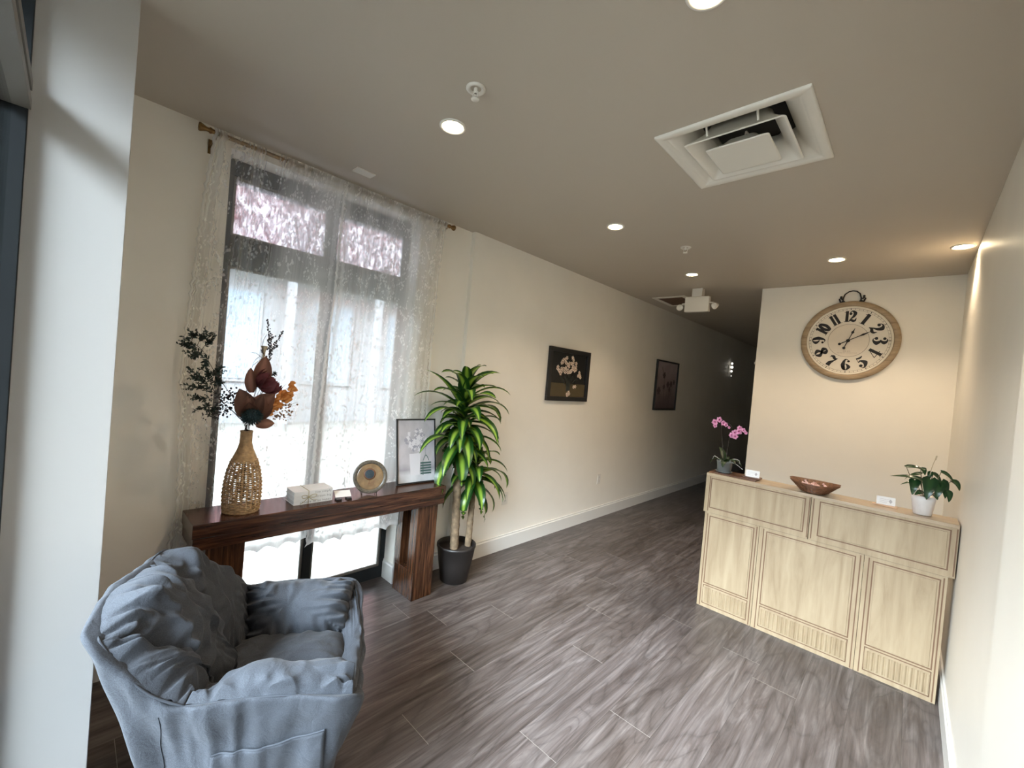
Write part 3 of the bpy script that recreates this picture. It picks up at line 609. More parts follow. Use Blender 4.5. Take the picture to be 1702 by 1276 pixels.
for (yy, xa, xb, hh) in ((-.098, -.028, .028, .010), (-.114, -.072, .074, .006)):
    x = xa; k = 0
    while x < xb:
        w = 0.0030 if hh > .008 else 0.0022
        if k % 6 != 5:
            mb.add(*rectg(x, yy - hh/2, x + .0007, yy + hh/2)); mb.add(*rectg(x, yy + (hh/2 - .001 if k % 2 else -.0005), x + w, yy + (hh/2 if k % 2 else .0005)))
            if k % 3 == 0: mb.add(*rectg(x + w - .0006, yy - hh/2, x + w, yy + hh/2))
        x += w * 1.6; k += 1
mb.v = [p + Vector((0, 0, .0218)) for p in mb.v]; link('dial_print', clk(mb), m_inkb, ck)
mb = MB(); mb.tube([Vector((x, y, .018)) for x, y in [(-.066, .352), (-.068, .39), (-.055, .43), (-.028, .452), (0, .458), (.028, .452), (.052, .43), (.063, .39), (.062, .352)]], 0.0055, 8)
for s in (-1, 1):
    mb.tube([(s*.062 + .0, .352, .018), (s*.085, .36, .018), (s*.094, .385, .018), (s*.082, .395, .018), (s * .072, .38, .018)], 0.007, 8); mb.sphere((s*.083, .405, .018), 0.010, 10, 8); mb.box((s*.064 - .012, .338, .006), (s*.064 + .012, .366, .028))
link('hanger_handle', clk(mb), m_ink, ck)

# ------------------------------------------------------------------ wall pictures
def art_mat(name, seed, kind):
    m, nt, b = newmat(name); b.inputs['Roughness'].default_value = 0.25; uv = N(nt, 'ShaderNodeUVMap'); uv.uv_map = 'UVMap'
    n = N(nt, 'ShaderNodeTexNoise', Scale=4.0, Detail=5.0); n.noise_dimensions = '4D'; n.inputs['W'].default_value = seed; L(nt, uv, 'UV', n, 'Vector')
    sp = N(nt, 'ShaderNodeSeparateXYZ'); L(nt, uv, 'UV', sp, 0)
    if kind == 'dark': st = [(0.0, (0.10, 0.075, 0.04)), (0.30, (0.085, 0.065, 0.035)), (0.31, (0.012, 0.012, 0.012)), (1.0, (0.008, 0.010, 0.012))]
    elif kind == 'mauve': st = [(0.0, (0.12, 0.09, 0.095)), (0.5, (0.30, 0.24, 0.25)), (1.0, (0.42, 0.34, 0.35))]
    else: st = [(0.0, (0.55, 0.56, 0.58)), (0.12, (0.60, 0.60, 0.62)), (0.2, (0.36, 0.34, 0.37)), (0.30, (0.50, 0.47, 0.49)), (1.0, (0.44, 0.43, 0.46))]
    r = ramp(nt, st); L(nt, sp, 'Y', r, 'Fac')
    x = N(nt, 'ShaderNodeMix', data_type='RGBA', blend_type='MULTIPLY'); x.inputs['Factor'].default_value = 0.5; L(nt, r, 'Color', x, 6)
    r2 = ramp(nt, [(0.3, (0.7, 0.7, 0.7)), (0.7, (1.2, 1.2, 1.2))]); L(nt, n, 'Fac', r2, 'Fac'); L(nt, r2, 'Color', x, 7); L(nt, x, 2, b, 'Base Color'); return m
def petals(mb, c, r, n=5, z=0, a0=0):
    for k in range(n):
        a = a0 + 2*pi*k/n; o = Vector((c[0] + cos(a)*r*.5, c[1] + sin(a)*r*.5, z + k*.00002)); d = Vector((cos(a), sin(a), 0)); t = Vector((-sin(a), cos(a), 0))
        mb.add([o + d*r*.55*cos(2*pi*q/8) + t*r*.36*sin(2*pi*q/8) for q in range(8)], [tuple(range(8))])
def to_wall(mb, yc, zc, x):      # picture plane (u to +y, v up) facing +x
    mb.v = [Vector((x + p.z, yc + p.x, zc + p.y)) for p in mb.v]; return mb
def quad(w, h, z): 
    mb = MB(); mb.add([(-w/2, -h/2, z), (w/2, -h/2, z), (w/2, h/2, z), (-w/2, h/2, z)], [(0, 1, 2, 3)], [(0, 0), (1, 0), (1, 1), (0, 1)]); return mb
def frame_mb(w, h, fw, d):
    mb = MB(); mb.box((-w/2, -h/2, 0), (w/2, -h/2+fw, d)); mb.box((-w/2, h/2-fw, 0), (w/2, h/2, d)); mb.box((-w/2, -h/2+fw, 0), (-w/2+fw, h/2-fw, d)); mb.box((w/2-fw, -h/2+fw, 0), (w/2, h/2-fw, d)); return mb
rnd = random.Random(3)
m_artw = plain('white_paint_petal', (0.72, 0.58, 0.48), 0.5); m_artc = plain('dark_paint_centre', (0.10, 0.05, 0.03), 0.5); m_artg = plain('dark_paint_leaf', (0.03, 0.035, 0.03), 0.5)
yc, zc, pw, ph = 3.628, 1.668, 0.715, 0.545
pic = thing('framed_picture', 'black framed picture of white blossoms in a vase on the long wall', 'picture', (0, yc, zc - ph/2))
link('frame', to_wall(frame_mb(pw, ph, 0.045, 0.03), yc, zc, 0.0), m_black, pic, 0.002)
link('canvas', to_wall(quad(pw - .09, ph - .09, 0.012), yc, zc, 0.0), art_mat('dark_still_life', 2, 'dark'), pic)
mb = MB(); mbc = MB(); mbg = MB()
for k in range(52):
    a = rnd.random() * pi; rr = math.sqrt(rnd.random()); x = cos(a) * rr * .22 - .005; y = sin(a) * rr * .19 + .01 - abs(x) * .1
    petals(mb, (x, y), rnd.uniform(.017, .024), 5, .0135 + k * .00002, rnd.random()); mbc.add(*[[Vector((x + .006*cos(q), y + .006*sin(q), .0150 + k*.00001)) for q in [i*pi/4 for i in range(8)]], [tuple(range(8))]])
for x, y in ((.10, -.12), (.13, -.115), (.02, -.18), (-.01, -.2), (.0, -.215), (.03, -.195)):
    petals(mb, (x, y), .020, 5, .0136); mbc.add([Vector((x + .006*cos(q), y + .006*sin(q), .0150)) for q in [i*pi/4 for i in range(8)]], [tuple(range(8))])
for k in range(26):
    a = rnd.random() * pi * 2; x = cos(a) * .20 * rnd.random(); y = -.03 + sin(a) * .04
    mbg.add(*stroke([(x, y), (x * .5, y - .05)], False, [.004, .012], 3))
mbg.add(*rectg(-.035, -.17, .035, -.03)); mbg.v = [p + Vector((0, 0, .0128)) for p in mbg.v]
link('painted_vase', to_wall(mbg, yc, zc, 0), m_artg, pic); link('painted_blossoms', to_wall(mb, yc, zc, 0), m_artw, pic); link('painted_centres', to_wall(mbc, yc, zc, 0), m_artc, pic)
yc, zc, pw, ph = 6.06, 1.665, 0.74, 0.72
pic = thing('framed_picture', 'thin black framed mauve floral print further down the dark hallway wall', 'picture', (0, yc, zc - ph/2))
link('frame', to_wall(frame_mb(pw, ph, 0.02, 0.03), yc, zc, 0.0), m_black, pic, 0.002)
link('canvas', to_wall(quad(pw - .04, ph - .04, 0.012), yc, zc, 0.0), art_mat('mauve_flower_print', 5, 'mauve'), pic)
mb = MB()
for x, y, r in ((-.10, .15, .05), (.05, .02, .05), (.16, .03, .05), (.26, .06, .04), (-.24, -.08, .06), (-.08, -.02, .04), (.12, -.05, .04)):
    petals(mb, (x, y), r, 6, .0135)
    mb.add([p + Vector((0, 0, .013)) for p in stroke([(x, y), (x*.6, y - .2), (x * .4, -.34)], False, [.006, .006, .005], 4)[0]], stroke([(x, y), (x*.6, y - .2), (x * .4, -.34)], False, [.006, .006, .005], 4)[1])
mb.add([p + Vector((0, 0, .013)) for p in stroke([(-.2, .28), (-.14, .2)], False, [.004, .012], 4)[0]], stroke([(-.2, .28), (-.14, .2)], False, [.004, .012], 4)[1])
link('painted_flowers', to_wall(mb, yc, zc, 0), plain('plum_paint', (0.045, 0.02, 0.022), 0.5), pic)

# ------------------------------------------------------------------ reception counter
X0, YF, YK = 1.56, 3.37, 3.585; XR = 2.884; rc = thing('reception_counter', 'pale wood reception counter with panelled front against the right wall', 'counter', ((X0 + XR)/2, 3.48, 0))
ZT = 1.005
link('countertop', MB().box((X0, YF, ZT - 0.018), (XR, YK, ZT)), m_ashh, rc, 0.0015)
def panel_box(x0, x1, z0, z1, yf, yb, name, groove, flute=None):
    ob = link(name, MB().box((x0, yf, z0), (x1, yb, z1)), m_ash, rc, 0.001)
    # raised inner field with routed border grooves
    mb = MB(); g = 0.0062
    for (a0, a1, b0, b1) in groove:
        mb.box((a0, yf - .0012, b0), (a1, yf, b0 + g)); mb.box((a0, yf - .0012, b1 - g), (a1, yf, b1)); mb.box((a0, yf - .0012, b0 + g), (a0 + g, yf, b1 - g)); mb.box((a1 - g, yf - .0012, b0 + g), (a1, yf, b1 - g))
    link('groove', mb, m_groove, ob)
    for (a0, a1, b0, b1) in groove:
        link('raised_field', MB().box((a0 + .014, yf - .005, b0 + .014), (a1 - .014, yf, b1 - .014)), m_ash, ob, 0.003)
    if flute:
        a0, a1, b0, b1 = flute; q2 = MB(); g = .005; q2.box((a0, yf - .0016, b1 - g), (a1, yf, b1)); q2.box((a0, yf - .0016, b0), (a1, yf, b0 + g)); q2.box((a0, yf - .0016, b0), (a0 + g, yf, b1)); q2.box((a1 - g, yf - .0016, b0), (a1, yf, b1)); link('groove', q2, m_groove, ob); n = int((a1 - a0) / .024); rows = []
        K = n * 8
        top = [[Vector((a0 + (a1 - a0) * i / K, yf - .001 - .012 * abs(sin(pi * i / 8)), z)) for z in (b0 + .018, b1 - .016)] for i in range(1, K)]
        q = MB().grid(top, flip=False); link('fluted_band', q, m_ash, ob)
    return ob
x = X0
panel_box(x, x + .657, .712, ZT - .018, YF, YF + .03, 'upper_panel', [(x + .037, x + .630, .748, .973)])
panel_box(x + .661, XR, .712, ZT - .018, YF, YF + .03, 'upper_panel', [(x + .704, x + 1.295, .748, .973)])
for a in (.027, .648, .670, 1.314): link('stile_groove', MB().box((x + a, YF - .0012, .722), (x + a + .006, YF, ZT - .022)), m_groove, rc)
panel_box(x + .012, x + .379, 0.0, .710, YF + .006, YF + .03, 'lower_panel', [(x + .047, x + .350, .178, .688)], (x + .047, x + .350, .026, .168))
panel_box(x + .381, x + .945, 0.0, .710, YF + .006, YF + .03, 'lower_panel', [(x + .423, x + .908, .178, .688)], (x + .423, x + .908, .026, .168))
panel_box(x + .947, x + 1.300, 0.0, .710, YF + .006, YF + .03, 'lower_panel', [(x + .986, x + 1.275, .178, .688)], (x + .986, x + 1.275, .026, .168))
for a in (.03, .362, .404, .926, .966, 1.283): link('stile_groove', MB().box((x + a, YF + .0045, .006), (x + a + .006, YF + .006, .700)), m_groove, rc)
link('side_panel', MB().box((X0, YF + .03, .712), (X0 + .018, YK - .005, ZT - .018)).box((X0 + .012, YF + .03, 0), (X0 + .030, YK - .02, .712)), m_ash, rc, 0.001)
link('side_panel', MB().box((XR - .018, YF + .03, .712), (XR, YK - .005, ZT - .018)).box((x + 1.282, YF + .03, 0), (x + 1.300, YK - .02, .712)), m_ash, rc, 0.001)
link('rear_shelf', MB().box((X0 + .03, YF + .03, .66), (x + 1.282, YK - .02, .678)), m_ash, rc)

# items on the counter
wb = link('serving_board', MB().box((1.566, 3.395, ZT), (1.885, 3.575, ZT + .010)), m_boardw, None, 0.002); tag(wb, 'thin dark brown wooden board lying on the left end of the counter', 'board')
def card_stand(loc, label, base_m, top):
    x, y, z = loc; t = thing('business_card_holder', label, 'card holder', loc)
    link('base', MB().box((x - .062, y - .02, z), (x + .055, y + .022, z + .010)), base_m, t, 0.002)
    M1 = Matrix.Translation((x, y, z + .008)) @ Matrix.Rotation(R(10), 4, 'Z') @ Matrix.Rotation(R(-14), 4, 'X')
    c = link('card', MB().box((-.044, -.004, 0), (.044, .004, .050), M1), m_card, t, 0.0005)
    mb = MB()
    for k in range(3): mb.box((-.030, -.0046, .014 + k * .010), (.005 + .008 * k, -.0042, .0152 + k * .010), M1)
    mb.add([M1 @ Vector((px * .03 + .022, -.0045, pz * .03 + .025)) for px, pz in ((-.3, 0), (0, .45), (.3, 0), (0, -.45))], [(0, 1, 2, 3)])
    link('print', mb, plain('pale_print', (0.45, 0.42, 0.42), 0.6) if top else bpy.data.materials['pale_print'], c)
card_stand((1.845, 3.46, ZT + .010), 'white cards in a holder beside the orchid', m_boardw, True)
card_stand((2.574, 3.50, ZT), 'white cards on a light wooden base between bowl and white pot', m_peachw, False)
# woven bowl
bw = thing('wicker_bowl', 'brown woven bowl on the middle of the counter', 'bowl', (2.215, 3.46, ZT))
def bfn(a, h): return 1 + .12 * abs(cos(a)) ** 2 * (h / .07)
mb = MB().lathe((2.215, 3.46, ZT), [(0.0005, 0.001), (.060, 0.0), (.070, .004), (.098, .030), (.122, .062), (.126, .068), (.120, .066), (.094, .034), (.066, .010), (.0005, .008)], 56, fn=bfn)
for i, p in enumerate(mb.v):
    rr = (p - Vector((2.215, 3.46, p.z))).length
    if rr > .05: a = math.atan2(p.y - 3.46, p.x - 2.215); p.z += .010 * abs(cos(a)) ** 3 * (rr / .13)
link('woven_body', mb, m_basket, bw)
mb = MB()
for j in range(7):
    h = .008 + j * .0085; r = .072 + .052 * (h - .004) / .06; mb.ring([(2.215 + (r + .002 * (-1) ** k) * bfn(2*pi*k/64, h) * cos(2*pi*k/64), 3.46 + (r + .002 * (-1) ** k) * bfn(2*pi*k/64, h) * sin(2*pi*k/64), ZT + h + .010 * abs(cos(2*pi*k/64)) ** 3 * r/.13) for k in range(64)], .0042, 6)
link('weave_strand', mb, m_basket, bw)
rnd = random.Random(5)
cz_base = ZT + .018
for k in range(14):
    a = rnd.random() * 2 * pi; r = rnd.random() * .07; p = (2.215 + r * cos(a), 3.455 + r * sin(a) * .8, cz_base + .018 + .012 * rnd.random() + .02 * r / .07)
    mb = MB().sphere((0, 0, 0), .013, 8, 6, (1, .7, .6)); mb.tube([(.011, 0, 0), (.022, 0, .002)], .004, 6, r2=.008); mb.tube([(-.011, 0, 0), (-.022, 0, .002)], .004, 6, r2=.008)
    mb.xf(Matrix.Translation(p) @ Matrix.Rotation(rnd.random() * 6, 4, 'Z') @ Matrix.Rotation(rnd.random(), 4, 'Y'))
    o = link('wrapped_sweet', mb, m_candy); tag(o, 'pale pink wrapped sweet lying in the brown woven bowl', 'sweet', 'wrapped sweets in the woven bowl')
# generic leaf: path from base, heading, droop
def leaf(mb, base, az, el, length, width, droop, fold=0.15, n=9, tip=0.9, twist=0, minx=None, heart=False, maxx=None):
    p = Vector(base); d = Vector((cos(az) * cos(el), sin(az) * cos(el), sin(el))); rows = []; st = length / n; uvs = []
    for i in range(n + 1):
        t = i / n; side = d.cross(Vector((0, 0, 1))); side = side.normalized() if side.length > 1e-4 else Vector((1, 0, 0)); side = Matrix.Rotation(twist * t, 3, d) @ side
        upv = side.cross(d).normalized()
        if heart: w = width * (0.55 + 1.0 * t) * (1 - t) ** .62 * 1.25 if t > .04 else width * .35
        else: w = width * (sin(pi * min(1, (t * .92 + .08)) ** tip) ** .8)
        if i == n: w = 0.0006
        row = []
        for s in (-1, -.5, 0, .5, 1):
            q = p + side * (s * w/2) + upv * (abs(s) * w * fold)
            if minx is not None and q.x < minx: q = Vector((minx + .002 * t, q.y, q.z))
            if minx is not None and q.y < 1.965:            # leaves bend round the print and the table end
                if q.z > .77: q.x = max(q.x, .150 + .10 * max(0, 1.25 - q.z)) if q.z < 1.30 else q.x
                elif q.y < 1.90: q.x = max(q.x, .30)
                if q.z < .80 and q.x < .30: q.z = max(q.z, .790)
            if maxx is not None and q.x > maxx: q = Vector((maxx, q.y, q.z))
            row.append(q); uvs.append((s / 2 + .5, t))
        rows.append(row)
        el2 = -droop * st / length * (0.4 + 1.6 * t); ax = d.cross(Vector((0, 0, 1)))
        if ax.length > 1e-4: d = Matrix.Rotation(el2, 3, ax.normalized()) @ d
        p = p + d * st
    mb.grid(rows, uvs=uvs)
def fleaf(mb, a, b, width, up=(0, 0, 1), fold=.12, bow=0.02, n=7, heart=False):   # leaf between two points
    a = Vector(a); b = Vector(b); d = (b - a); Ln = d.length; dn = d.normalized(); side = dn.cross(Vector(up)); side = side.normalized() if side.length > 1e-4 else Vector((1, 0, 0)); u = side.cross(dn); rows = []; uvs = []
    for i in range(n + 1):
        t = i / n; w = width * (sin(pi * (t * .9 + .1)) ** .75 if not heart else (min(1, (t + .03) * 5) ** .6) * (1 - t) ** .7) 
        if i == n: w = .0005
        p = a + d * t + u * bow * sin(pi * t)
        row = []
        for s in (-1, -.5, 0, .5, 1):
            back = -dn * (abs(s) * Ln * .14 * (1 - t)) if heart else Vector()
            row.append(p + side * s * w / 2 + u * abs(s) * w * fold + back); uvs.append((s/2 + .5, t))
        rows.append(row)
    mb.grid(rows, uvs=uvs)
# orchid
oc = (1.645, 3.48, ZT + .010); orc = thing('potted_orchid', 'pink orchid in a grey pot at the left end of the counter', 'plant', oc)
ox, oy, oz = oc
pr = link('pot', MB().lathe(oc, [(0.0005, .002), (.042, .002), (.044, .0), (.046, .003), (.052, .075), (.055, .078), (.055, .088), (.050, .088), (.047, .070), (.0005, .068)], 48, fn=lambda a, h: 1 + .012 * cos(24 * a) * (0 < h < .075)), m_potg, orc)
link('saucer', MB().lathe(oc, [(.050, .001), (.060, .010), (.058, .012), (.046, .004)], 40), m_potg, orc)
mb = MB()
for az, el, ln, dr in ((0.2, .7, .15, 1.9), (3.0, .6, .14, 1.9), (1.6, .9, .12, 1.5), (-1.4, .5, .12, 1.6), (2.3, 1.15, .16, .9), (-.6, .8, .13, 1.5)): leaf(mb, (ox, oy, oz + .075), az, el, ln, .042, dr, .12)
link('leaves', mb, m_olive, orc)
mb = MB(); mb.tube(cr([(ox - .005, oy, oz + .07), (ox - .03, oy, oz + .22), (ox - .045, oy, oz + .33), (ox - .03, oy - .005, oz + .378), (ox + .01, oy - .01, oz + .372), (ox + .03, oy - .012, oz + .35)], 5), .0022, 6); link('flower_stem', mb, m_twig, orc)
mb = MB(); mb.tube(cr([(ox + .008, oy, oz + .07), (ox + .012, oy, oz + .2), (ox + .02, oy, oz + .28), (ox + .05, oy - .01, oz + .325), (ox + .10, oy - .012, oz + .335), (ox + .13, oy - .012, oz + .33)], 5), .0022, 6); link('flower_stem', mb, m_twig, orc)
mb = MB()
for pts in ([(ox + .03, oy, oz + .085), (ox + .06, oy - .01, oz + .112), (ox + .10, oy - .01, oz + .11), (ox + .105, oy - .01, oz + .085)], [(ox + .03, oy, oz + .085), (ox + .08, oy - .01, oz + .08), (ox + .13, oy, oz + .045)], [(ox - .03, oy, oz + .085), (ox - .075, oy, oz + .11), (ox - .09, oy, oz + .08)]): mb.tube(cr(pts, 5), .003, 6, r2=.0015)
link('aerial_root', mb, m_root, orc)
def blossom(c, s, rot):
    mb = MB(); rn = Vector((-.1, -1, .05)).normalized(); sx = rn.cross(Vector((0, 0, 1))).normalized(); sz = sx.cross(rn)
    for k in range(5):
        a = rot + 2 * pi * k / 5; d = sx * cos(a) + sz * sin(a); fleaf(mb, Vector(c) + d * s * .08, Vector(c) + d * s + rn * s * .15, s * (1.0 if k % 2 else .75), rn, .05, .002, 5)
    f = link('blossom', mb, m_petal, orc); link('lip', MB().sphere(Vector(c) + rn * s * .2, s * .24, 8, 6), m_petald, f)
for (dx, dz, s) in ((-.092, .372, .026), (-.088, .345, .018), (-.062, .395, .024), (-.030, .372, .022), (-.012, .362, .018), (.012, .345, .012), (.055, .312, .026), (.082, .325, .026), (.06, .285, .024), (.035, .290, .022), (.085, .352, .020), (.112, .340, .018), (.130, .322, .014)):
    blossom((ox + dx, oy - .012, oz + dz), s, dx * 30)
# anthurium in marbled pot
an = (2.735, 3.475, ZT); ax_, ay, az_ = an
ap = thing('potted_anthurium', 'dark green broad-leaved plant in a white marbled pot at the right end of the counter', 'plant', an)
link('pot', MB().lathe(an, [(0.0005, .001), (.036, .001), (.041, .006), (.052, .085), (.056, .112), (.053, .113), (.049, .095), (.0005, .090)], 48, fn=lambda a, h: 1 + .02 * cos(5 * a + 30 * h)), m_potw, ap)
link('soil', MB().lathe(an, [(0.0005, .101), (.051, .099)], 24), m_soil, ap)
tips = [((-.02, -.02, .20), (-.155, -.02, .195), .055), ((-.025, -.01, .27), (-.005, -.05, .235), .04), ((-.085, -.01, .262), (.008, -.01, .255), .050), ((-.02, -.01, .18), (-.105, -.02, .155), .035),
        ((.02, 0, .255), (.012, .0, .205), .028), ((-.045, -.02, .195), (-.05, -.05, .11), .055), ((.02, -.02, .215), (.01, -.07, .10), .075), ((.06, -.02, .20), (.05, -.06, .115), .060),
        ((.06, -.01, .265), (.115, -.02, .21), .040), ((.105, -.01, .225), (.138, -.02, .175), .050), ((.065, -.01, .215), (.085, -.03, .12), .055), ((.09, -.03, .165), (.10, -.04, .105), .040), ((-.02, .02, .23), (-.09, .04, .18), .05), ((.03, .03, .24), (.07, .05, .17), .06), ((0, -.03, .13), (-.04, -.07, .115), .05), ((.03, -.03, .13), (.055, -.07, .11), .045)]
mb = MB(); mbs = MB()
for a, b, w in tips:
    A = Vector(an) + Vector(a); Bv = Vector(an) + Vector(b); fleaf(mb, A, Bv, w * 1.15, (0.1, -.35, 1), .10, .012, 8, True); mbs.tube(cr([(ax_ + a[0] * .1, ay + a[1] * .3, az_ + .10), (ax_ + a[0] * .6, ay + a[1], az_ + .10 + a[2] * .3), A], 5), .0018, 6)
link('leaves', mb, m_green, ap); link('leaf_stalks', mbs, plain('leaf_stalk', (0.12, 0.10, 0.04), 0.6), ap)
mb = MB(); mb.tube(cr([(ax_ + .01, ay, az_ + .10), (ax_ + .018, ay - .01, az_ + .26), (ax_ + .032, ay - .01, az_ + .335)], 5), .0018, 6); mb.tube([(ax_ + .032, ay - .01, az_ + .33), (ax_ + .036, ay - .01, az_ + .355)], .0035, 6); link('flower_stalk', mb, m_spadix, ap)

# ------------------------------------------------------------------ console table
ct = thing('console_table', 'long dark glossy wooden console table under the lace curtains', 'table', (0.16, 1.157, 0))
TX0, TX1, TY0, TY1, TZ0, TZ1 = 0.03, 0.292, 0.428, 1.892, 0.658, 0.785
link('tabletop', MB().box((TX0, TY0, TZ0 + .060), (TX1, TY1, TZ1)), m_rose, ct, 0.003)
link('apron', MB().box((TX0 + .004, TY0 + .004, TZ0), (TX1 - .004, TY1 - .004, TZ0 + .060)), m_rose, ct, 0.002)
for ya, yb in ((0.49, 0.655), (1.69, 1.854)):
    xa, xb = .022, .264
    mb = MB(); mb.box((xa, ya, 0), (xb, yb, .196)); mb.box((xa, ya, .196), (xa + .062, yb, TZ0)); mb.box((xb - .085, ya, .196), (xb, yb, TZ0)); link('leg', mb, m_rosev, ct, 0.002)

# framed print on console
fr = thing('framed_print', 'black framed grey flower print leaning on the right end of the console table', 'picture', (0.12, 1.72, TZ1))
fw, fh = .315, .455
FM = Matrix.Translation((0.135, 1.742, TZ1 + .002)) @ Matrix.Rotation(R(-3), 4, 'Z') @ Matrix.Rotation(R(-10), 4, 'Y') 
def to_fr(mb): mb.v = [FM @ Vector((p.z, p.x, p.y + fh/2)) for p in mb.v]; return mb
link('frame', to_fr(frame_mb(fw, fh, .009, .018)), m_black, fr, 0.001)
link('print', to_fr(quad(fw - .018, fh - .018, .012)), art_mat('grey_flower_print', 9, 'grey'), fr)
mb = MB(); rnd = random.Random(9); m_hy = plain('pale_grey_paint', (0.62, 0.60, 0.62), 0.6); m_hyd = plain('mid_grey_paint', (0.30, 0.29, 0.33), 0.6)
mb.add([Vector((x - .015, y, .0125)) for x, y in ((-.045, -.02), (.045, -.02), (.036, -.17), (-.036, -.17))], [(0, 3, 2, 1)]); link('painted_vase', to_fr(mb), m_hy, fr)
mb = MB(); mbd = MB()
for k in range(85):
    a = rnd.random() * 2 * pi; r = math.sqrt(rnd.random()); x = -.005 + cos(a) * r * .085; y = .075 + sin(a) * r * .075; petals(mb if k % 3 else mbd, (x, y), rnd.uniform(.010, .017), 4, .0128 + k * .00002, a)
link('painted_blossoms', to_fr(mb), m_hy, fr); link('painted_shadow_blossoms', to_fr(mbd), m_hyd, fr)
mb = MB()
for k in range(5): mb.add([Vector((x, y - .006 - k * .0185, .0132)) for x, y in ((.028, -.09), (.118, -.09), (.118, -.078), (.028, -.078))], [(0, 1, 2, 3)])
for k in range(2): mb.add([Vector((.046 + k*.004, -.08 - k * .09, .0133)), Vector((.052, -.08, .0133)), Vector((.052, -.175, .0133)), Vector((.046, -.175, .0133))], [(0, 1, 2, 3)])
s1 = stroke([(.05, -.075), (.075, -.035), (.10, -.075)], False, [.004, .006, .004], 6); mb.add([p + Vector((0, 0, .0133)) for p in s1[0]], s1[1])
s1 = stroke([(.075, -.035), (.07, -.0), (.08, .03)], False, [.002, .002, .002], 6); mb.add([p + Vector((0, 0, .0133)) for p in s1[0]], s1[1])
link('painted_books', to_fr(mb), plain('dark_green_paint', (0.05, 0.10, 0.09), 0.6), fr)
link('easel_back', MB().box((0.05, 1.70, TZ1), (0.056, 1.76, TZ1 + .02)), m_black, fr)

# carved plate on stand
pc = Vector((.205, 1.345, .892)); pt = thing('decorative_plate', 'round brown carved plate standing on the console table', 'plate', (.205, 1.345, TZ1))
PN = Vector((.90, -.38, .20)).normalized(); PU = (Vector((0, 0, 1)) - PN * PN.z).normalized(); PX = PU.cross(PN)
def plt(mb): mb.v = [pc + PX * p.x + PU * p.y + PN * p.z for p in mb.v]; return mb
m_pl1 = plain('grey_brown_glaze', (0.085, 0.070, 0.05), 0.35, var=0.5, vscale=90); m_pl2 = plain('tan_glaze', (0.20, 0.125, 0.06), 0.25, var=0.25, vscale=30); m_pl3 = plain('dark_teal_glaze', (0.015, 0.03, 0.04), 0.4, var=0.6, vscale=160); m_pl4 = plain('rust_glaze', (0.13, 0.05, 0.02), 0.4)
link('rim', plt(MB().lathe((0, 0, 0), [(.070, -.010), (.102, -.004), (.104, .000), (.102, .003), (.086, .001), (.080, -.004)], 64)), m_pl1, pt)
link('face', plt(MB().lathe((0, 0, 0), [(.080, -.004), (.074, -.001), (.060, -.003), (.0005, -.004)], 64)), m_pl2, pt)
mb = MB().lathe((-.004, .016, 0), [(.034, -.0030), (.036, -.0024), (.036, -.0022), (.028, -.0020)], 40); link('flower_outline', plt(mb), m_pl4, pt)
link('flower_centre', plt(MB().lathe((-.004, .016, 0), [(.029, -.0022), (.020, -.001), (.0005, -.0005)], 40)), m_pl3, pt)
mb = MB()
for s1 in (stroke([(-.004, -.018), (-.004, -.035), (-.012, -.052)], False, [.004, .003, .003], 6), stroke([(-.008, -.045), (.012, -.038), (.028, -.022)], False, [.003, .004, .003], 6), stroke([(.0, -.05), (.018, -.052), (.028, -.024)], False, [.003, .003, .002], 6)): mb.add([p + Vector((0, 0, -.0015)) for p in s1[0]], s1[1])
link('flower_stem', plt(mb), m_pl4, pt)
mb = MB()
for s in (-1, 1): mb.tube([pc + PX * s * .045 + PN * .02 + Vector((0, 0, -.098)), pc + PX * s * .045 + PN * .012 + Vector((0, 0, -.104)), pc + PX * s * .045 - PN * .06 + Vector((0, 0, -.104)), pc + PX * s * .03 - PN * .035 + Vector((0, 0, -.01))], .0025, 6)
link('wire_stand', mb, m_black, pt)

# card on a black stand
cs = thing('note_card', 'white card on small black feet between the books and the plate', 'card', (.235, 1.165, TZ1))
M1 = Matrix.Translation((.235, 1.165, TZ1 + .012)) @ Matrix.Rotation(R(-12), 4, 'Z') @ Matrix.Rotation(R(-62), 4, 'Y')
link('card', MB().box((0, -.045, 0), (.0015, .045, .055), M1), m_card, cs)
link('foot', MB().box((.225, 1.115, TZ1), (.262, 1.145, TZ1 + .010)), m_black, cs, 0.002); link('foot', MB().box((.225, 1.178, TZ1), (.266, 1.205, TZ1 + .010)), m_black, cs, 0.002)

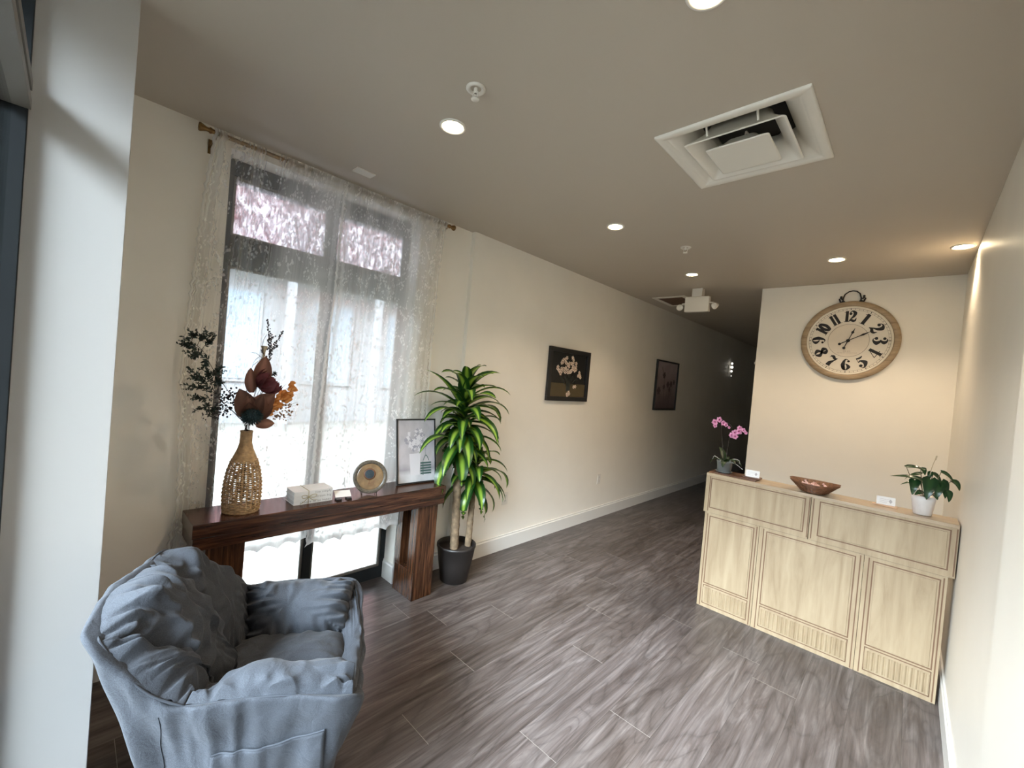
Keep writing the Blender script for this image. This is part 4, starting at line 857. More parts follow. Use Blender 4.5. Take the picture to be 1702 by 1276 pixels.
# book stack tied with twine
bk = thing('decorative_book_stack', 'stack of white books tied with twine on the console table', 'books', (.165, .995, TZ1))
bx0, bx1, by0, by1, bh = .095, .225, .888, 1.103, .0245
words = ['live simply', 'dream big', 'choose to be happy']; widths = [.085, .085, .125]
for k in range(3):
    z = TZ1 + (2 - k) * bh
    b = link('book', MB().box((bx0, by0, z), (bx1, by1, z + .002)).box((bx0, by0, z + bh - .0025), (bx1, by1, z + bh - .0005)).box((bx1 - .002, by0, z + .002), (bx1, by1, z + bh - .0025)), m_book, bk, 0.0004)
    link('pages', MB().box((bx0 + .004, by0 + .004, z + .002), (bx1 - .002, by1 - .004, z + bh - .0025)), m_page, b)
    cu = bpy.data.curves.new('lettering', 'FONT'); cu.body = words[k]; cu.size = .017; cu.align_x = 'RIGHT'; cu.space_character = 1.25; cu.extrude = .0001
    to = bpy.data.objects.new('t', cu); COL.objects.link(to); bpy.context.view_layer.update()
    me = bpy.data.meshes.new_from_object(to.evaluated_get(bpy.context.evaluated_depsgraph_get())); bpy.data.objects.remove(to)
    Mt = Matrix.Translation((bx1 + .0004, by1 - .010, z + .007)) @ Matrix(((0, 0, 1, 0), (1, 0, 0, 0), (0, 1, 0, 0), (0, 0, 0, 1)))
    mb = MB(); mb.add([Mt @ v.co for v in me.vertices], [tuple(p.vertices) for p in me.polygons]); link('lettering', mb, m_greyink, b)
mb = MB(); yy = .965; z0, z1 = TZ1 + .0005, TZ1 + 3 * bh + .001; rr = .0016
mb.tube([(bx1 + rr, yy, z0 + rr), (bx1 + rr, yy, z1), (bx0 - rr, yy, z1), (bx0 - rr, yy, z0 + rr)], rr, 6); mb.tube([(bx0, by0 - rr, .83), (bx0 + .06, by0 - rr, .852), (bx1 + rr, by0 - .001, .835), (bx1 + rr, yy, .832), (bx1 + rr, by1, .826)], rr * .6, 6) if False else None
kn = Vector((bx1 + .004, yy, TZ1 + .040))
for s in (-1, 1):
    mb.tube(cr([kn, kn + Vector((.008, s * .020, .014)), kn + Vector((.010, s * .040, .012)), kn + Vector((.006, s * .030, -.004)), kn], 5), rr, 6)
    mb.tube(cr([kn, kn + Vector((.006, s * .022, -.018)), kn + Vector((.002, s * .045, -.036 if s < 0 else -.022))], 5), rr, 6)
mb.sphere(kn, .004, 8, 6); link('twine_bow', mb, m_twine, bk)

# ------------------------------------------------------------------ wicker vase
vx, vy = .165, .650; vs = thing('wicker_vase', 'tall tan woven bottle vase on the left end of the console table', 'vase', (vx, vy, TZ1))
prof = [(0.0, .080), (.03, .083), (.09, .086), (.15, .083), (.21, .074), (.26, .060), (.295, .046), (.325, .034), (.355, .027), (.41, .026)]
def vr(h):
    for (a, ra), (b, rb) in zip(prof, prof[1:]):
        if a <= h <= b: return lerp(ra, rb, (h - a) / (b - a))
    return prof[-1][1]
NS = 22; mb = MB()
for j in range(27):
    h = .008 + j * .0100
    if h > .27: break
    r = vr(h); K = NS * 4
    mb.ring([(vx + (r + .0030 * sin(NS/2 * 2*pi*k/K + pi * (j % 2))) * cos(2*pi*k/K), vy + (r + .0030 * sin(NS/2 * 2*pi*k/K + pi * (j % 2))) * sin(2*pi*k/K), TZ1 + h + .0006 * sin(k * 1.7 + j)) for k in range(K)], .0030, 6)
link('woven_strand', mb, m_rattan, vs)
mb = MB()
for s in range(NS):
    a = 2*pi*s/NS
    for da in (-.022, .022): mb.tube([(vx + vr(h) * cos(a + da), vy + vr(h) * sin(a + da), TZ1 + h) for h in [i * .27 / 14 for i in range(15)]], .0021, 5)
link('stake', mb, m_rattan, vs)
rows = []
for i in range(90):
    h = .262 + i * .152 / 89; r = vr(min(h, .41)) + .0022 * abs(sin(pi * i / 3.0)); rows.append((r, h))
mb = MB().lathe((vx, vy, TZ1), rows, 40); mb.ring([(vx + .026 * cos(2*pi*k/40), vy + .026 * sin(2*pi*k/40), TZ1 + .414) for k in range(40)], .004, 8); link('wrapped_neck', mb, m_rattan, vs)
mb = MB().lathe((vx, vy, TZ1), [(.0005, .001), (.082, .001), (.083, .008), (.0005, .008)], 40); link('base', mb, m_rattan, vs)

# ------------------------------------------------------------------ dried stems in the vase
NK = Vector((vx, vy, TZ1 + .405)); PB = Vector((vx, vy, TZ1 + .06))
def V(y, z, x=.165): return Vector((x, y, z))
rnd = random.Random(21)
def stem_thing(name, label, pts, r=.0018):
    t = thing(name, label, 'dried stem', tuple(NK)); mb = MB(); off = Vector((rnd.uniform(-.012, .012), rnd.uniform(-.012, .012), 0))
    mb.tube(cr([PB + off * 2, NK + off] + pts, 6), r, 6, r2=r * .6); link('stem', mb, m_twig, t); return t
# cedar-like sprays
def needles(mb, a, b, n, ln, w=.007, spread=.9):
    a = Vector(a); b = Vector(b); d = (b - a).normalized()
    for i in range(n):
        t = (i + .5) / n; p = a.lerp(b, t); s = d.orthogonal().normalized(); s = Matrix.Rotation(rnd.random() * 2*pi, 3, d) @ s
        q = p + (d * (1 - spread * .4) + s * spread).normalized() * ln * (1.1 - t * .5) * rnd.uniform(.7, 1.15); fleaf(mb, p, q, w, s.cross(d), .1, .002, 3)
def spray(label, main, branches, nl=.025):
    t = stem_thing('dried_cedar_spray', label, main)
    mb = MB(); tb = MB(); path = cr([NK] + main, 8); K = len(path)
    needles(mb, path[int(K * .66)], path[-1], 40, nl, .0075)
    for f, end in branches:
        p = path[int(K * f)]; e = Vector(end); mid = p.lerp(e, .5) + Vector((0, 0, .01)); tb.tube([p, mid, e], .0012, 5); needles(mb, mid, e, 20, nl)
        for q in range(5):
            u = rnd.uniform(.35, .95); bp = p.lerp(e, u); be = bp + (e - p).normalized() * .030 + Vector((rnd.uniform(-.02, .02), rnd.uniform(-.035, .035), rnd.uniform(-.02, .035))); tb.tube([bp, be], .0009, 5); needles(mb, bp, be, 9, nl * .7)
    link('twigs', tb, m_twig, t); link('foliage', mb, m_tealg, t)
spray('tallest dark green cedar spray leaning left out of the wicker vase', [V(.60, 1.33, .18), V(.54, 1.42, .19), V(.475, 1.52, .19), V(.43, 1.60, .19), V(.355, 1.655, .19)],
      [(.78, V(.37, 1.615)), (.80, V(.46, 1.645, .2)), (.74, V(.40, 1.565, .2)), (.84, V(.43, 1.665, .2)), (.9, V(.395, 1.665, .18)), (.70, V(.445, 1.53, .18))])
spray('short dark green cedar spray fanning low left out of the wicker vase', [V(.60, 1.28, .17), V(.53, 1.35, .18), V(.46, 1.43, .19), V(.385, 1.515, .20)],
      [(.5, V(.415, 1.37, .20)), (.58, V(.40, 1.43, .2)), (.66, V(.41, 1.475, .18)), (.45, V(.43, 1.32, .2)), (.55, V(.505, 1.47, .18)), (.4, V(.47, 1.29, .2)), (.7, V(.505, 1.51, .17)), (.62, V(.455, 1.50, .2))])
t = stem_thing('dried_berry_sprig', 'dark berry sprig low between cedar and brown leaves in the vase', [V(.60, 1.28, .19), V(.55, 1.33, .20)]); mb = MB()
for k in range(150):
    p = V(.545, 1.355, .19) + Vector((rnd.gauss(0, .02), rnd.gauss(0, .033), rnd.gauss(0, .034))); mb.sphere(p, rnd.uniform(.003, .006), 6, 4)
for k in range(40):
    p = V(.49, 1.29, .19) + Vector((rnd.gauss(0, .015), rnd.gauss(0, .022), rnd.gauss(0, .016))); mb.sphere(p, .0035, 6, 4)
link('berry_cluster', mb, plain('black_berry', (0.012, 0.010, 0.016), 0.5), t)
# heath twig, tall right
t = stem_thing('dried_heath_twig', 'tall thin dark heath twig at the top of the vase arrangement', [V(.69, 1.45, .15), V(.735, 1.60, .15)]); mb = MB(); tb = MB()
for a, b in ((V(.735, 1.60, .15), V(.712, 1.79, .15)), (V(.735, 1.61, .15), V(.79, 1.74, .15)), (V(.73, 1.57, .15), V(.69, 1.63, .15)), (V(.74, 1.63, .15), V(.775, 1.66, .15)), (V(.725, 1.68, .15), V(.755, 1.71, .15)), (V(.735, 1.58, .15), V(.735, 1.72, .15))):
    tb.tube([a, b], .0018, 5, r2=.001); n = int((b - a).length / .005)
    for i in range(n): mb.sphere(a.lerp(b, (i + .5) / n) + Vector((rnd.gauss(0, .003), rnd.gauss(0, .004), 0)), rnd.uniform(.0028, .0052), 6, 4)
link('twigs', tb, m_twig, t); link('buds', mb, plain('grey_purple_bud', (0.045, 0.04, 0.05), 0.7), t)
t = stem_thing('curly_twig', 'thin curling bare twig behind the brown leaves', [V(.64, 1.42, .14), V(.655, 1.52, .14)], .0012); mb = MB()
for pts in ([V(.655, 1.50, .14), V(.665, 1.56, .14), V(.69, 1.59, .14)], [V(.66, 1.54, .14), V(.70, 1.58, .14), V(.715, 1.60, .14)], [V(.70, 1.56, .14), V(.70, 1.66, .14), V(.715, 1.71, .14)], [V(.66, 1.51, .14), V(.685, 1.515, .14), V(.70, 1.53, .14)], [V(.64, 1.61, .14), V(.675, 1.605, .14), V(.705, 1.58, .14)]): mb.tube(cr(pts, 5), .0011, 5)
link('twigs', mb, m_twig, t)
# magnolia leaves
t = stem_thing('magnolia_leaf_stem', 'dried stem of large brown magnolia leaves in the middle of the vase', [V(.67, 1.33, .19), V(.70, 1.42, .19)]); mb = MB()
fleaf(mb, V(.655, 1.27, .20), V(.585, 1.425, .235), .105, (1, -.3, .3), .14, .02, 9); fleaf(mb, V(.665, 1.28, .21), V(.685, 1.40, .27), .06, (1, -.3, .3), .18, .015, 9)
fleaf(mb, V(.68, 1.27, .20), V(.745, 1.345, .23), .07, (1, -.3, .3), .14, .012, 9); fleaf(mb, V(.65, 1.30, .20), V(.625, 1.36, .26), .08, (1, -.3, .3), .14, .012, 9)
link('dark_leaves', mb, m_mag2, t); mb = MB()
fleaf(mb, V(.66, 1.28, .215), V(.70, 1.40, .22), .085, (1, -.2, .3), .12, .02, 9); fleaf(mb, V(.70, 1.43, .15), V(.715, 1.595, .16), .085, (1, -.3, .1), .12, .01, 9); fleaf(mb, V(.66, 1.40, .16), V(.645, 1.53, .17), .055, (1, -.4, 0), .12, .01, 9)
fleaf(mb, V(.68, 1.235, .20), V(.765, 1.245, .21), .055, (1, -.3, .4), .10, .010, 9); fleaf(mb, V(.66, 1.30, .19), V(.755, 1.40, .21), .095, (1, -.3, .2), .12, .015, 9)
fleaf(mb, V(.64, 1.29, .22), V(.625, 1.40, .25), .06, (1, -.3, .3), .12, .01, 9)
link('brown_leaves', mb, m_mag, t)
# protea
t = stem_thing('protea_flower', 'dark plum dried protea bloom among the brown leaves', [V(.68, 1.35, .18), V(.705, 1.41, .19)], .003); mb = MB(); c = V(.715, 1.452, .20); axd = Vector((.15, .55, .55)).normalized()
o1 = axd.orthogonal().normalized()
for ringi, (n, ln, op) in enumerate(((7, .105, .55), (8, .098, .40), (9, .088, .22))):
    for k in range(n):
        s = Matrix.Rotation(2*pi*k/n + ringi * .4, 3, axd) @ o1; bpt = c - axd * .040 + s * .010
        fleaf(mb, bpt, bpt + (axd * .9 + s * op).normalized() * ln, .056, s, .22, .014, 6)
mb.sphere(c, .036, 14, 10, (1, 1, 1)); link('petals', mb, m_plum, t)
# orange leafy sprig with pale specks
t = stem_thing('orange_leaf_sprig', 'orange eucalyptus sprig spreading right out of the vase', [V(.72, 1.30, .14), V(.79, 1.38, .14), V(.85, 1.44, .14)], .0014); mb = MB(); tb = MB(); fb = MB()
for k in range(80):
    u = rnd.random(); v = rnd.uniform(-.5, .5); p = V(.725 + u * .12, 1.30 + u * .125 + v * (.03 + u * .07), .175 + rnd.uniform(-.02, .03)); d = Vector((rnd.uniform(-.3, .3), rnd.uniform(.5, 1), rnd.uniform(-.2, .8))).normalized(); fleaf(mb, p, p + d * rnd.uniform(.020, .036), rnd.uniform(.016, .028), (1, 0, .2), .1, .002, 5)
for k in range(17):
    a = R(-8 + k * 3.9); ln = rnd.uniform(.15, .235); p0 = V(.69, 1.275, .14); e = p0 + Vector((rnd.uniform(-.02, .02), cos(a) * ln, sin(a) * ln + .0)); tb.tube([p0, p0.lerp(e, .5) + Vector((0, 0, .004)), e], .0008, 4)
    for q in range(5): fb.sphere(p0.lerp(e, rnd.uniform(.5, 1)) + Vector((0, rnd.gauss(0, .004), rnd.gauss(0, .004))), rnd.uniform(.0035, .0065), 6, 4)
link('leaves', mb, m_orange, t); link('fine_twigs', tb, plain('tan_twig', (0.25, 0.16, 0.09), 0.8), t); link('seed_heads', fb, plain('tan_seed', (0.36, 0.22, 0.14), 0.8), t)
# thistle
t = stem_thing('teal_thistle_head', 'dark teal thistle head just above the vase neck', [V(.655, 1.25, .20)], .002); mb = MB(); c = V(.650, 1.288, .235)
for k in range(170):
    ph = math.acos(1 - 2 * (k + .5) / 170); th = k * 2.399963; d = Vector((sin(ph) * cos(th), sin(ph) * sin(th), cos(ph))); fleaf(mb, c + d * .026, c + d * .055, .010, d.orthogonal(), .1, .001, 2)
mb.sphere(c, .038, 12, 8); link('bristles', mb, plain('teal_bristle', (0.010, 0.032, 0.038), 0.7), t)
t = stem_thing('beige_bract_stem', 'pale beige tubular flower above the brown leaves', [V(.69, 1.45, .14), V(.705, 1.585, .14)], .0015)
link('bract', MB().tube([V(.706, 1.575, .145), V(.708, 1.62, .145), V(.708, 1.648, .145)], [.005, .007, .017], 10, cap=False), m_beigef, t)
t = stem_thing('dark_thistle_bud', 'small dark bud at the right edge of the plum bloom', [V(.70, 1.40, .13), V(.755, 1.49, .14)], .0014); mb = MB()
for k in range(40):
    d = Vector((rnd.gauss(0, 1), rnd.gauss(0, 1), rnd.gauss(0, 1))).normalized(); fleaf(mb, V(.762, 1.503, .15), V(.762, 1.503, .15) + d * .02, .006, d.orthogonal(), .1, .001, 2)
link('bristles', mb, m_tealg, t)

# ------------------------------------------------------------------ corn plant
px_, py_ = .185, 2.125
cp = thing('corn_plant', 'tall corn plant with two trunks in a black pot beside the console table', 'plant', (px_, py_, 0))
pot = link('pot', MB().lathe((px_, py_, 0), [(.0005, .001), (.098, .001), (.104, .008), (.128, .14), (.146, .262), (.150, .266), (.150, .283), (.143, .284), (.138, .262), (.132, .24)], 56), m_potb, cp)
link('soil', MB().lathe((px_, py_, 0), [(.0005, .252), (.07, .250), (.136, .243)], 32), m_soil, cp)
def trunk(pts, r0, r1):
    P = cr(pts, 14); K = len(P); mb = MB(); mb.tube(P, [lerp(r0, r1, i / (K-1)) * (1 + .05 * sin(i * 1.9) + .03 * noise.noise(Vector((i * .7, r0 * 50, 0)))) for i in range(K)], 16); return mb
link('trunk', trunk([(.19, 2.10, .23), (.19, 2.09, .5), (.20, 2.065, .85), (.19, 2.07, 1.12)], .034, .027), m_bark, cp)
link('trunk', trunk([(.205, 2.225, .23), (.21, 2.225, .5), (.20, 2.235, .68)], .026, .022), m_bark, cp)
rnd = random.Random(11)
def crown(c, h, n, ln, wd, el0, el1, dr, seed, extra=()):
    q = random.Random(seed); mb = MB()
    for k in range(n):
        f = k / (n - 1); a = k * 2.39996 + seed; l = ln * q.uniform(.80, 1.12) * (1 - .25 * (f > .85)); el = lerp(el0, el1, f) + q.uniform(-.12, .12)
        s = 1 if cos(a) > -.35 else .62
        leaf(mb, (c[0], c[1], c[2] + h * f), a, el, l * s, wd * q.uniform(.85, 1.1), dr * q.uniform(.75, 1.15), .14, 11, .85, q.uniform(-.5, .5), minx=.018 if c[1] > 2.2 else .012)
    for (az, el, l, d) in extra: leaf(mb, (c[0], c[1], c[2] + h * .4), az, el, l, wd, d, .14, 11, .85, 0, minx=.012)
    link('leaf_crown', mb, m_drac, cp)
crown((.195, 2.08, 1.13), .38, 54, .36, .092, -.2, 1.35, 1.25, 1, ((R(95), .55, .52, 1.5), (R(70), .75, .44, 1.5), (R(-110), .9, .46, 1.3), (R(-95), 1.05, .50, .7), (R(-85), .45, .42, 1.2)))
crown((.20, 2.055, .95), .28, 32, .33, .092, -.4, .9, 1.4, 4, ((R(-78), .55, .47, 1.3), (R(-60), -.1, .36, 1.1)))
crown((.20, 2.235, .68), .26, 30, .32, .092, -.5, 1.0, 1.5, 8, ((R(75), .6, .42, 2.0), (R(50), .0, .34, 1.2), (R(-20), -.3, .30, 1.0)))

# ------------------------------------------------------------------ curtains and rod
rod = thing('curtain_rod', 'antique brass curtain rod above the window', 'curtain rod', (.06, 1.15, 2.655))
RZc = 2.675; RXc = .062
link('pole', MB().tube([(RXc, .425, RZc), (RXc, 1.895, RZc)], .011, 14), m_brass, rod)
for y, s in ((.425, -1), (1.895, 1)):
    mb = MB().lathe((0, 0, 0), [(.0005, -.004), (.013, -.004), (.015, .004), (.010, .010), (.011, .020), (.017, .034), (.021, .044), (.019, .050), (.0005, .052)], 20)
    mb.xf(Matrix.Translation((RXc, y, RZc)) @ Matrix.Rotation(-s * pi/2, 4, 'X')); link('finial', mb, m_brass, rod)
for y in (.445, 1.875):
    mb = MB().tube([(WX, y, 2.64), (.02, y, 2.64), (RXc, y, 2.652), (RXc, y, 2.664)], .006, 8); q = link('bracket', mb, m_brass, rod); link('wall_plate', MB().box((WX, y - .012, 2.60), (WX + .006, y + .012, 2.67)), m_brass, q)
def curtain(name, label, left, right, zb, folds, phase, xoff, dens_f):
    nu, nv = 260, 90; rows = []; uvs = []; bord = []; dns = []
    for j in range(nv + 1):
        v = j / nv; z = lerp(2.693, zb, v); yl = left(z); yr = right(z); row = []
        for i in range(nu + 1):
            u = i / nu
            sc_l = .010 * abs(sin(z * 2*pi / .11)); sc_r = sc_l
            y = lerp(yl + sc_l, yr - sc_r, u)
            dens = folds * (1 + .35 * sin(3.1 * u + phase))
            amp = lerp(.006, .020, min(1, v * 3)) * (.55 + .45 * sin(7.3 * u + phase * 2))
            ph = 2*pi * (dens * u) + phase + .8 * sin(2.2 * v + 5 * u)
            xb = lerp(RXc - .004, xoff, min(1, max(0, (2.64 - z) / .9)) ** .7)
            x = xb + amp * sin(ph) + .004 * noise.noise(Vector((u * 9, v * 5, phase)))
            if z > 2.65: x = RXc + .0145 * (1 if (2.693 - z) < .01 else 1) + .003 * sin(ph * 3)
            xm = WX + .006 if (z < 3) else 0
            x = max(x, xm)
            if z < .80: x = min(x, .020)
            bottom = .022 * abs(sin(u * (yr - yl) * 2*pi / .22)) * (v ** 30)
            row.append(Vector((x, y, z + bottom))); uvs.append((u * (yr - yl) * 1.9 + phase, z)); 
            dns.append(dens_f(u, v)); e = min(u, 1 - u) * (yr - yl); bord.append(1.0 if (e < .014 or (z < zb + .03) ) else (.45 if (.03 < e < .055) else 0.0))
        rows.append(row)
    mb = MB().grid(rows, uvs=uvs); o = link(name, mb, m_lace)
    at = o.data.attributes.new('border', 'FLOAT', 'POINT'); at.data.foreach_set('value', bord); at = o.data.attributes.new('weave_density', 'FLOAT', 'POINT'); at.data.foreach_set('value', dns)
    tag(o, label, 'curtain'); return o
def pl(pts):
    def f(z):
        if z >= pts[0][0]: return pts[0][1]
        for (a, ya), (b, yb) in zip(pts, pts[1:]):
            if a >= z >= b: return lerp(ya, yb, (a - z) / (a - b))
        return pts[-1][1]
    return f
curtain('lace_curtain', 'sheer white lace curtain panel on the left half of the window', pl([(2.7, .432), (2.3, .405), (1.5, .375), (1.0, .395), (.78, .40), (.6, .375), (.46, .36)]), pl([(2.7, 1.125), (2.0, 1.13), (1.2, 1.10), (.46, 1.08)]), .46, 12, .4, -.022, lambda u, v: lerp(.26, .62, min(1, max(0, (u - .45 + .25 * v) / .3))) + .05 * sin(u * 23 + 1))
curtain('lace_curtain', 'sheer white lace curtain panel on the right half of the window', pl([(2.7, 1.09), (2.0, 1.095), (1.2, 1.06), (.46, 1.05)]), pl([(2.7, 1.88), (2.3, 1.865), (1.2, 1.885), (.46, 1.84)]), .44, 17, 2.1, .010, lambda u, v: .62 - .22 * max(0, (u - .8) / .2) - .22 * max(0, 1 - v / .3) * (1 - u) + .05 * sin(u * 31))

# ------------------------------------------------------------------ armchair
O = Vector((1.02, .536, 0)); AL = Vector((.86, -.51, 0)).normalized(); AD = Vector((.51, .86, 0)).normalized()
def C(l, d, z):
    if d < 0: d *= .93
    return O + AL * l + AD * d + Vector((0, 0, z))
ac = thing('armchair', 'slate blue crumpled fabric armchair in the lower left foreground', 'armchair', tuple(O))
def puff(name, grid, th, wr=.010, nu=72, nv=72, seed=0, mat=m_fab, parent=ac, edge=.35, bias=0.92, pw=15):
    # grid: rows x cols control points -> Catmull-Rom surface, inflated both ways
    rowsC = [cr(r, max(2, nv // (len(r) - 1))) for r in grid]; ncol = len(rowsC[0]); cols = [cr([r[j] for r in rowsC], max(2, nu // (len(grid) - 1))) for j in range(ncol)]
    nr = len(cols[0]); P = [[cols[j][i] for j in range(ncol)] for i in range(nr)]
    def nrm(i, j):
        a = P[min(i+1, nr-1)][j] - P[max(i-1, 0)][j]; b = P[i][min(j+1, ncol-1)] - P[i][max(j-1, 0)]; n = a.cross(b); return n.normalized() * sg if n.length > 1e-9 else Vector((0, 0, 1))
    sg = 1; sg = 1 if nrm(nr // 2, ncol // 2).dot(C(0, .04, .80) - P[nr // 2][ncol // 2]) > 0 else -1
    top = []; bot = []
    for i in range(nr):
        u = i / (nr - 1); rt = []; rb = []
        for j in range(ncol):
            v = j / (ncol - 1); e = max(0, min(u, 1 - u, v, 1 - v)); n = nrm(i, j)
            q = (1 - (1 - min(1, 2 * u)) ** 2.4 if u < .5 else 1 - (1 - min(1, 2 * (1-u))) ** 2.4) * (1 - (1 - min(1, 2 * v)) ** 2.4 if v < .5 else 1 - (1 - min(1, 2 * (1-v))) ** 2.4); q = max(0, q) ** .55
            p = P[i][j]; w = 0
            if wr:
                pk = math.exp(-e * 7); s1 = noise.noise(Vector((u * pw * (1 if min(v, 1-v) < min(u, 1-u) else .25), v * pw * (.25 if min(v, 1-v) < min(u, 1-u) else 1), seed * 3.7)))
                w = wr * (s1 * (pk * 2.2) + .55 * (.3 - abs(noise.noise(Vector((p.x * 20 + p.z * 9 + seed, p.y * 8, p.z * 13 - p.y * 9))))) + .9 * noise.noise(p * 7 + Vector((seed, 0, 0))) + .8 * (.35 - abs(noise.noise(Vector((p.x * 9 + p.z * 5, p.y * 6, p.z * 3 + seed)) + Vector((0, seed, 0))))))
                w *= min(1, e * 30 + .15)
            rt.append(p + n * (th * bias * q + w)); rb.append(p - n * (th * (1 - bias) * q))
        top.append(rt); bot.append(rb)
    mb = MB(); mb.grid(top, flip=sg < 0); mb.grid(bot, flip=sg > 0); ob = link(name, mb, mat, parent)
    wl = ob.modifiers.new('weld', 'WELD'); wl.merge_threshold = .0004; q = ob.modifiers.new('sub', 'SUBSURF'); q.levels = 1; q.render_levels = 1
    # piping round the cushion edge
    ring = [P[0][j] for j in range(ncol)] + [P[i][-1] for i in range(1, nr)] + [P[-1][j] for j in range(ncol - 2, -1, -1)] + [P[i][0] for i in range(nr - 2, 0, -1)]
    mb = MB(); mb.ring(ring, .0035, 6); link('piping', mb, m_fabd, ob)
    return ob
# orientation note: u runs rim -> seat, v runs along the pad; normals face into the tub
puff('seat_cushion', [[C(-.20, -.20, .395), C(0, -.21, .385), C(.20, -.20, .395)], [C(-.21, .02, .40), C(0, .02, .385), C(.21, .02, .40)], [C(-.21, .27, .43), C(0, .29, .425), C(.21, .27, .43)]][::-1], .15, .016, seed=1)
puff('back_cushion', [[C(0, -.405, .86), C(-.10, -.40, .868), C(-.20, -.36, .81), C(-.29, -.265, .70), C(-.325, -.165, .61)], [C(0, -.30, .64), C(-.09, -.295, .64), C(-.17, -.27, .61), C(-.23, -.20, .55), C(-.25, -.13, .51)], [C(0, -.20, .41), C(-.07, -.195, .405), C(-.13, -.17, .40), C(-.17, -.13, .40), C(-.18, -.09, .40)]][::-1], .10, .026, seed=2)
puff('back_cushion', [[C(.352, -.335, .82), C(.29, -.385, .845), C(.20, -.405, .868), (C(.10, -.408, .862)), C(0, -.405, .86)], [C(.25, -.26, .62), C(.20, -.275, .63), C(.12, -.295, .64), C(.06, -.298, .64), C(0, -.30, .64)], [C(.15, -.155, .41), C(.12, -.17, .41), C(.08, -.19, .41), C(.04, -.195, .41), C(0, -.20, .41)]][::-1], .16, .044, seed=3)
puff('wing_cushion', [[C(.345, -.12, .615), C(.358, -.20, .665), C(.364, -.27, .74), C(.352, -.335, .82)], [C(.27, -.11, .53), C(.28, -.165, .56), C(.275, -.215, .60), C(.25, -.26, .63)], [C(.185, -.08, .41), C(.185, -.11, .41), C(.175, -.135, .41), C(.15, -.155, .41)]][::-1], .11, .034, seed=7)
puff('arm_cushion', [[C(-.325, -.165, .612), C(-.345, .04, .622), C(-.335, .275, .612)], [C(-.27, -.15, .53), C(-.285, .04, .535), C(-.27, .27, .54)], [C(-.19, -.10, .405), C(-.195, .06, .42), C(-.19, .275, .455)]][::-1], .14, .036, seed=4)
puff('arm_cushion', [[C(.335, .325, .585), C(.345, .10, .617), C(.345, -.12, .615)], [C(.26, .32, .575), C(.27, .08, .60), C(.265, -.11, .55)], [C(.185, .29, .455), C(.19, .06, .43), C(.185, -.08, .41)]][::-1], .060, .024, seed=5)
puff('front_bolster', [[C(-.335, .275, .605), C(-.17, .325, .50), C(0, .335, .47), C(.18, .335, .50), C(.335, .325, .585)], [C(-.26, .27, .545), C(-.14, .29, .48), C(0, .30, .46), C(.15, .30, .475), C(.26, .31, .55)], [C(-.19, .24, .435), C(-.1, .25, .42), C(0, .25, .415), C(.1, .25, .42), C(.18, .26, .435)]], .06, .012, seed=6, bias=.5)
# outer cover: closed loop lofted from hem to rim
rim = [(.345, .08, .615), (.348, -.05, .617), (.348, -.16, .625), (.368, -.27, .74), (.348, -.357, .83), (.20, -.410, .868), (0, -.412, .865), (-.10, -.405, .857), (-.20, -.363, .80), (-.30, -.262, .70), (-.328, -.168, .617), (-.347, .04, .615), (-.340, .278, .605), (-.17, .328, .50), (0, .338, .47), (.18, .338, .50), (.338, .328, .585)]
def foot(l, d, z, f):             # lower rows of the cover
    a = {0: (.26, .21), 1: (.27, .215), 2: (.285, .23), 3: (.315, .26)}[f]
    m = max(abs(l) / .345, abs(d) / .37, .01); sl = l / m; sd = d / m
    return (max(-a[0], min(a[0], sl * 1.05 * a[0] / .345)), max(-a[1] - .02, min(a[1] + .05, sd * a[1] / .33 + .02)))
rows = []
for f, zf in ((0, .012), (1, .15), (2, .30), (3, .42)):
    rows.append([C(*foot(l, d, z, f), zf * (1 if f < 3 else (.42 + (z - .6) * .35) / .42)) for l, d, z in rim])
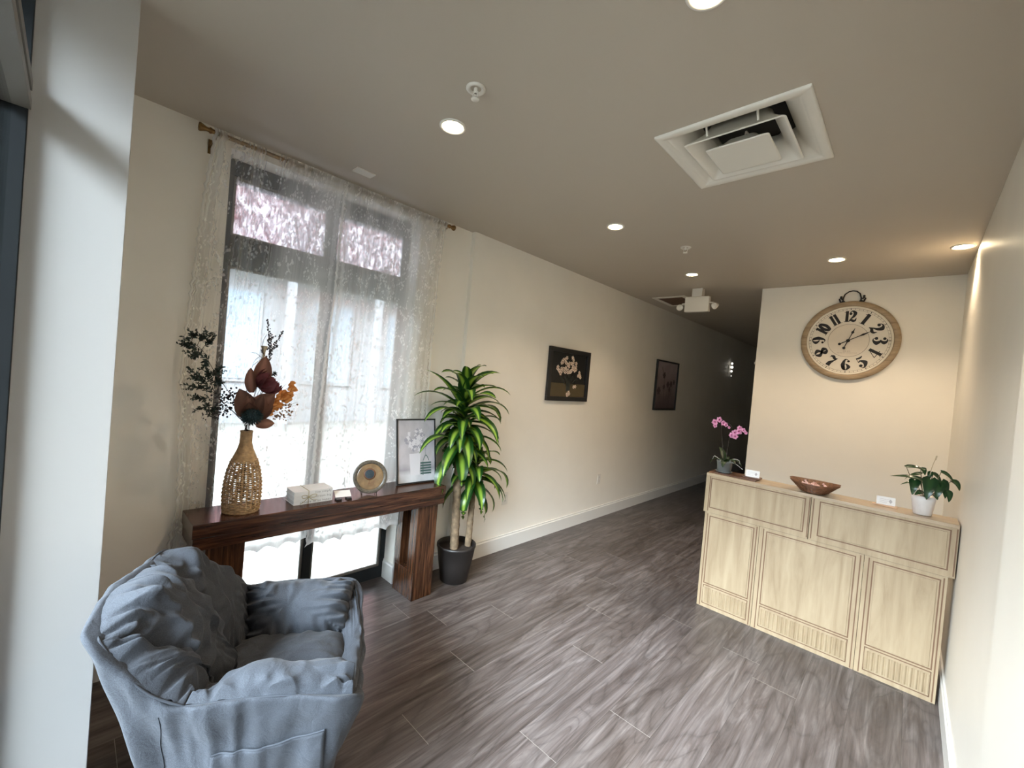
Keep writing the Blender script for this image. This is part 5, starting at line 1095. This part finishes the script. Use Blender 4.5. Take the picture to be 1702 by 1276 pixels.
rows.append([C(l * .985, d * .985, z - .05) for l, d, z in rim]); rows.append([C(l, d, z) for l, d, z in rim]); rows.append([C(l * .93, d * .93, z - .012) for l, d, z in rim])
loops = [cr(r, 12, True) for r in rows]; ncol = len(loops[0]); colsC = [cr([lp[j] for lp in loops], 8) for j in range(ncol)]; nr = len(colsC[0])
P = [[colsC[j][i] for j in range(ncol)] for i in range(nr)]; cen = C(0, 0, 0)
for i in range(nr):
    for j in range(ncol):
        p = P[i][j]; out = (p - cen); out.z = 0; out.normalize(); u = i / (nr - 1)
        th = math.atan2((p - cen).dot(AD), (p - cen).dot(AL))
        w = .010 * noise.noise(Vector((th * 7, p.z * 3, 2))) + .012 * noise.noise(Vector((th * 3, p.z * 9, 5))) + .009 * max(0, noise.noise(Vector((th * 12, p.z * 6, 9)))) * (1 if u > .4 else .4) + .004 * abs(noise.noise(p * 22))
        P[i][j] = p + out * w * (1 if u < .9 else .3)
mb = MB().grid(P, closed_v=True); oc_ = link('outer_cover', mb, m_fab, ac, sub=1, solid=.006)
# seams and side pocket, laid on the cover surface
from mathutils.bvhtree import BVHTree
bvh = BVHTree.FromPolygons(mb.v, mb.f)
def onto(d, z, off):
    h, n, _, _ = bvh.ray_cast(C(1.2, d, z), -AL)
    return (h if h else C(.32, d, z)) + AL * off
pk = []
for i in range(15):
    v = i / 14; row = []
    for j in range(31):
        u = j / 30; d = lerp(-.045, .255, u); z = lerp(.27, .458 + .034 * u - .010 * sin(pi * u), v)
        e = min(u, 1 - u, v * .8); row.append(onto(d, z, .0065 + .010 * (v ** 3) * sin(pi * u) + .003 * noise.noise(Vector((d * 25, z * 25, 4)))))
    pk.append(row)
po = link('side_pocket', MB().grid(pk, flip=True), m_fab, ac, solid=.004)
mb = MB(); mb.tube(pk[-1], .0030, 6); mb.tube([r[0] for r in pk], .0012, 5); mb.tube([r[-1] for r in pk], .0012, 5); link('stitching', mb, m_fabd, po)
mb = MB(); mb.tube([onto(-.18 + .004 * sin(k), .60 - k * .022, .004) for k in range(24)], .0013, 5); link('seam', mb, m_fabd, ac)
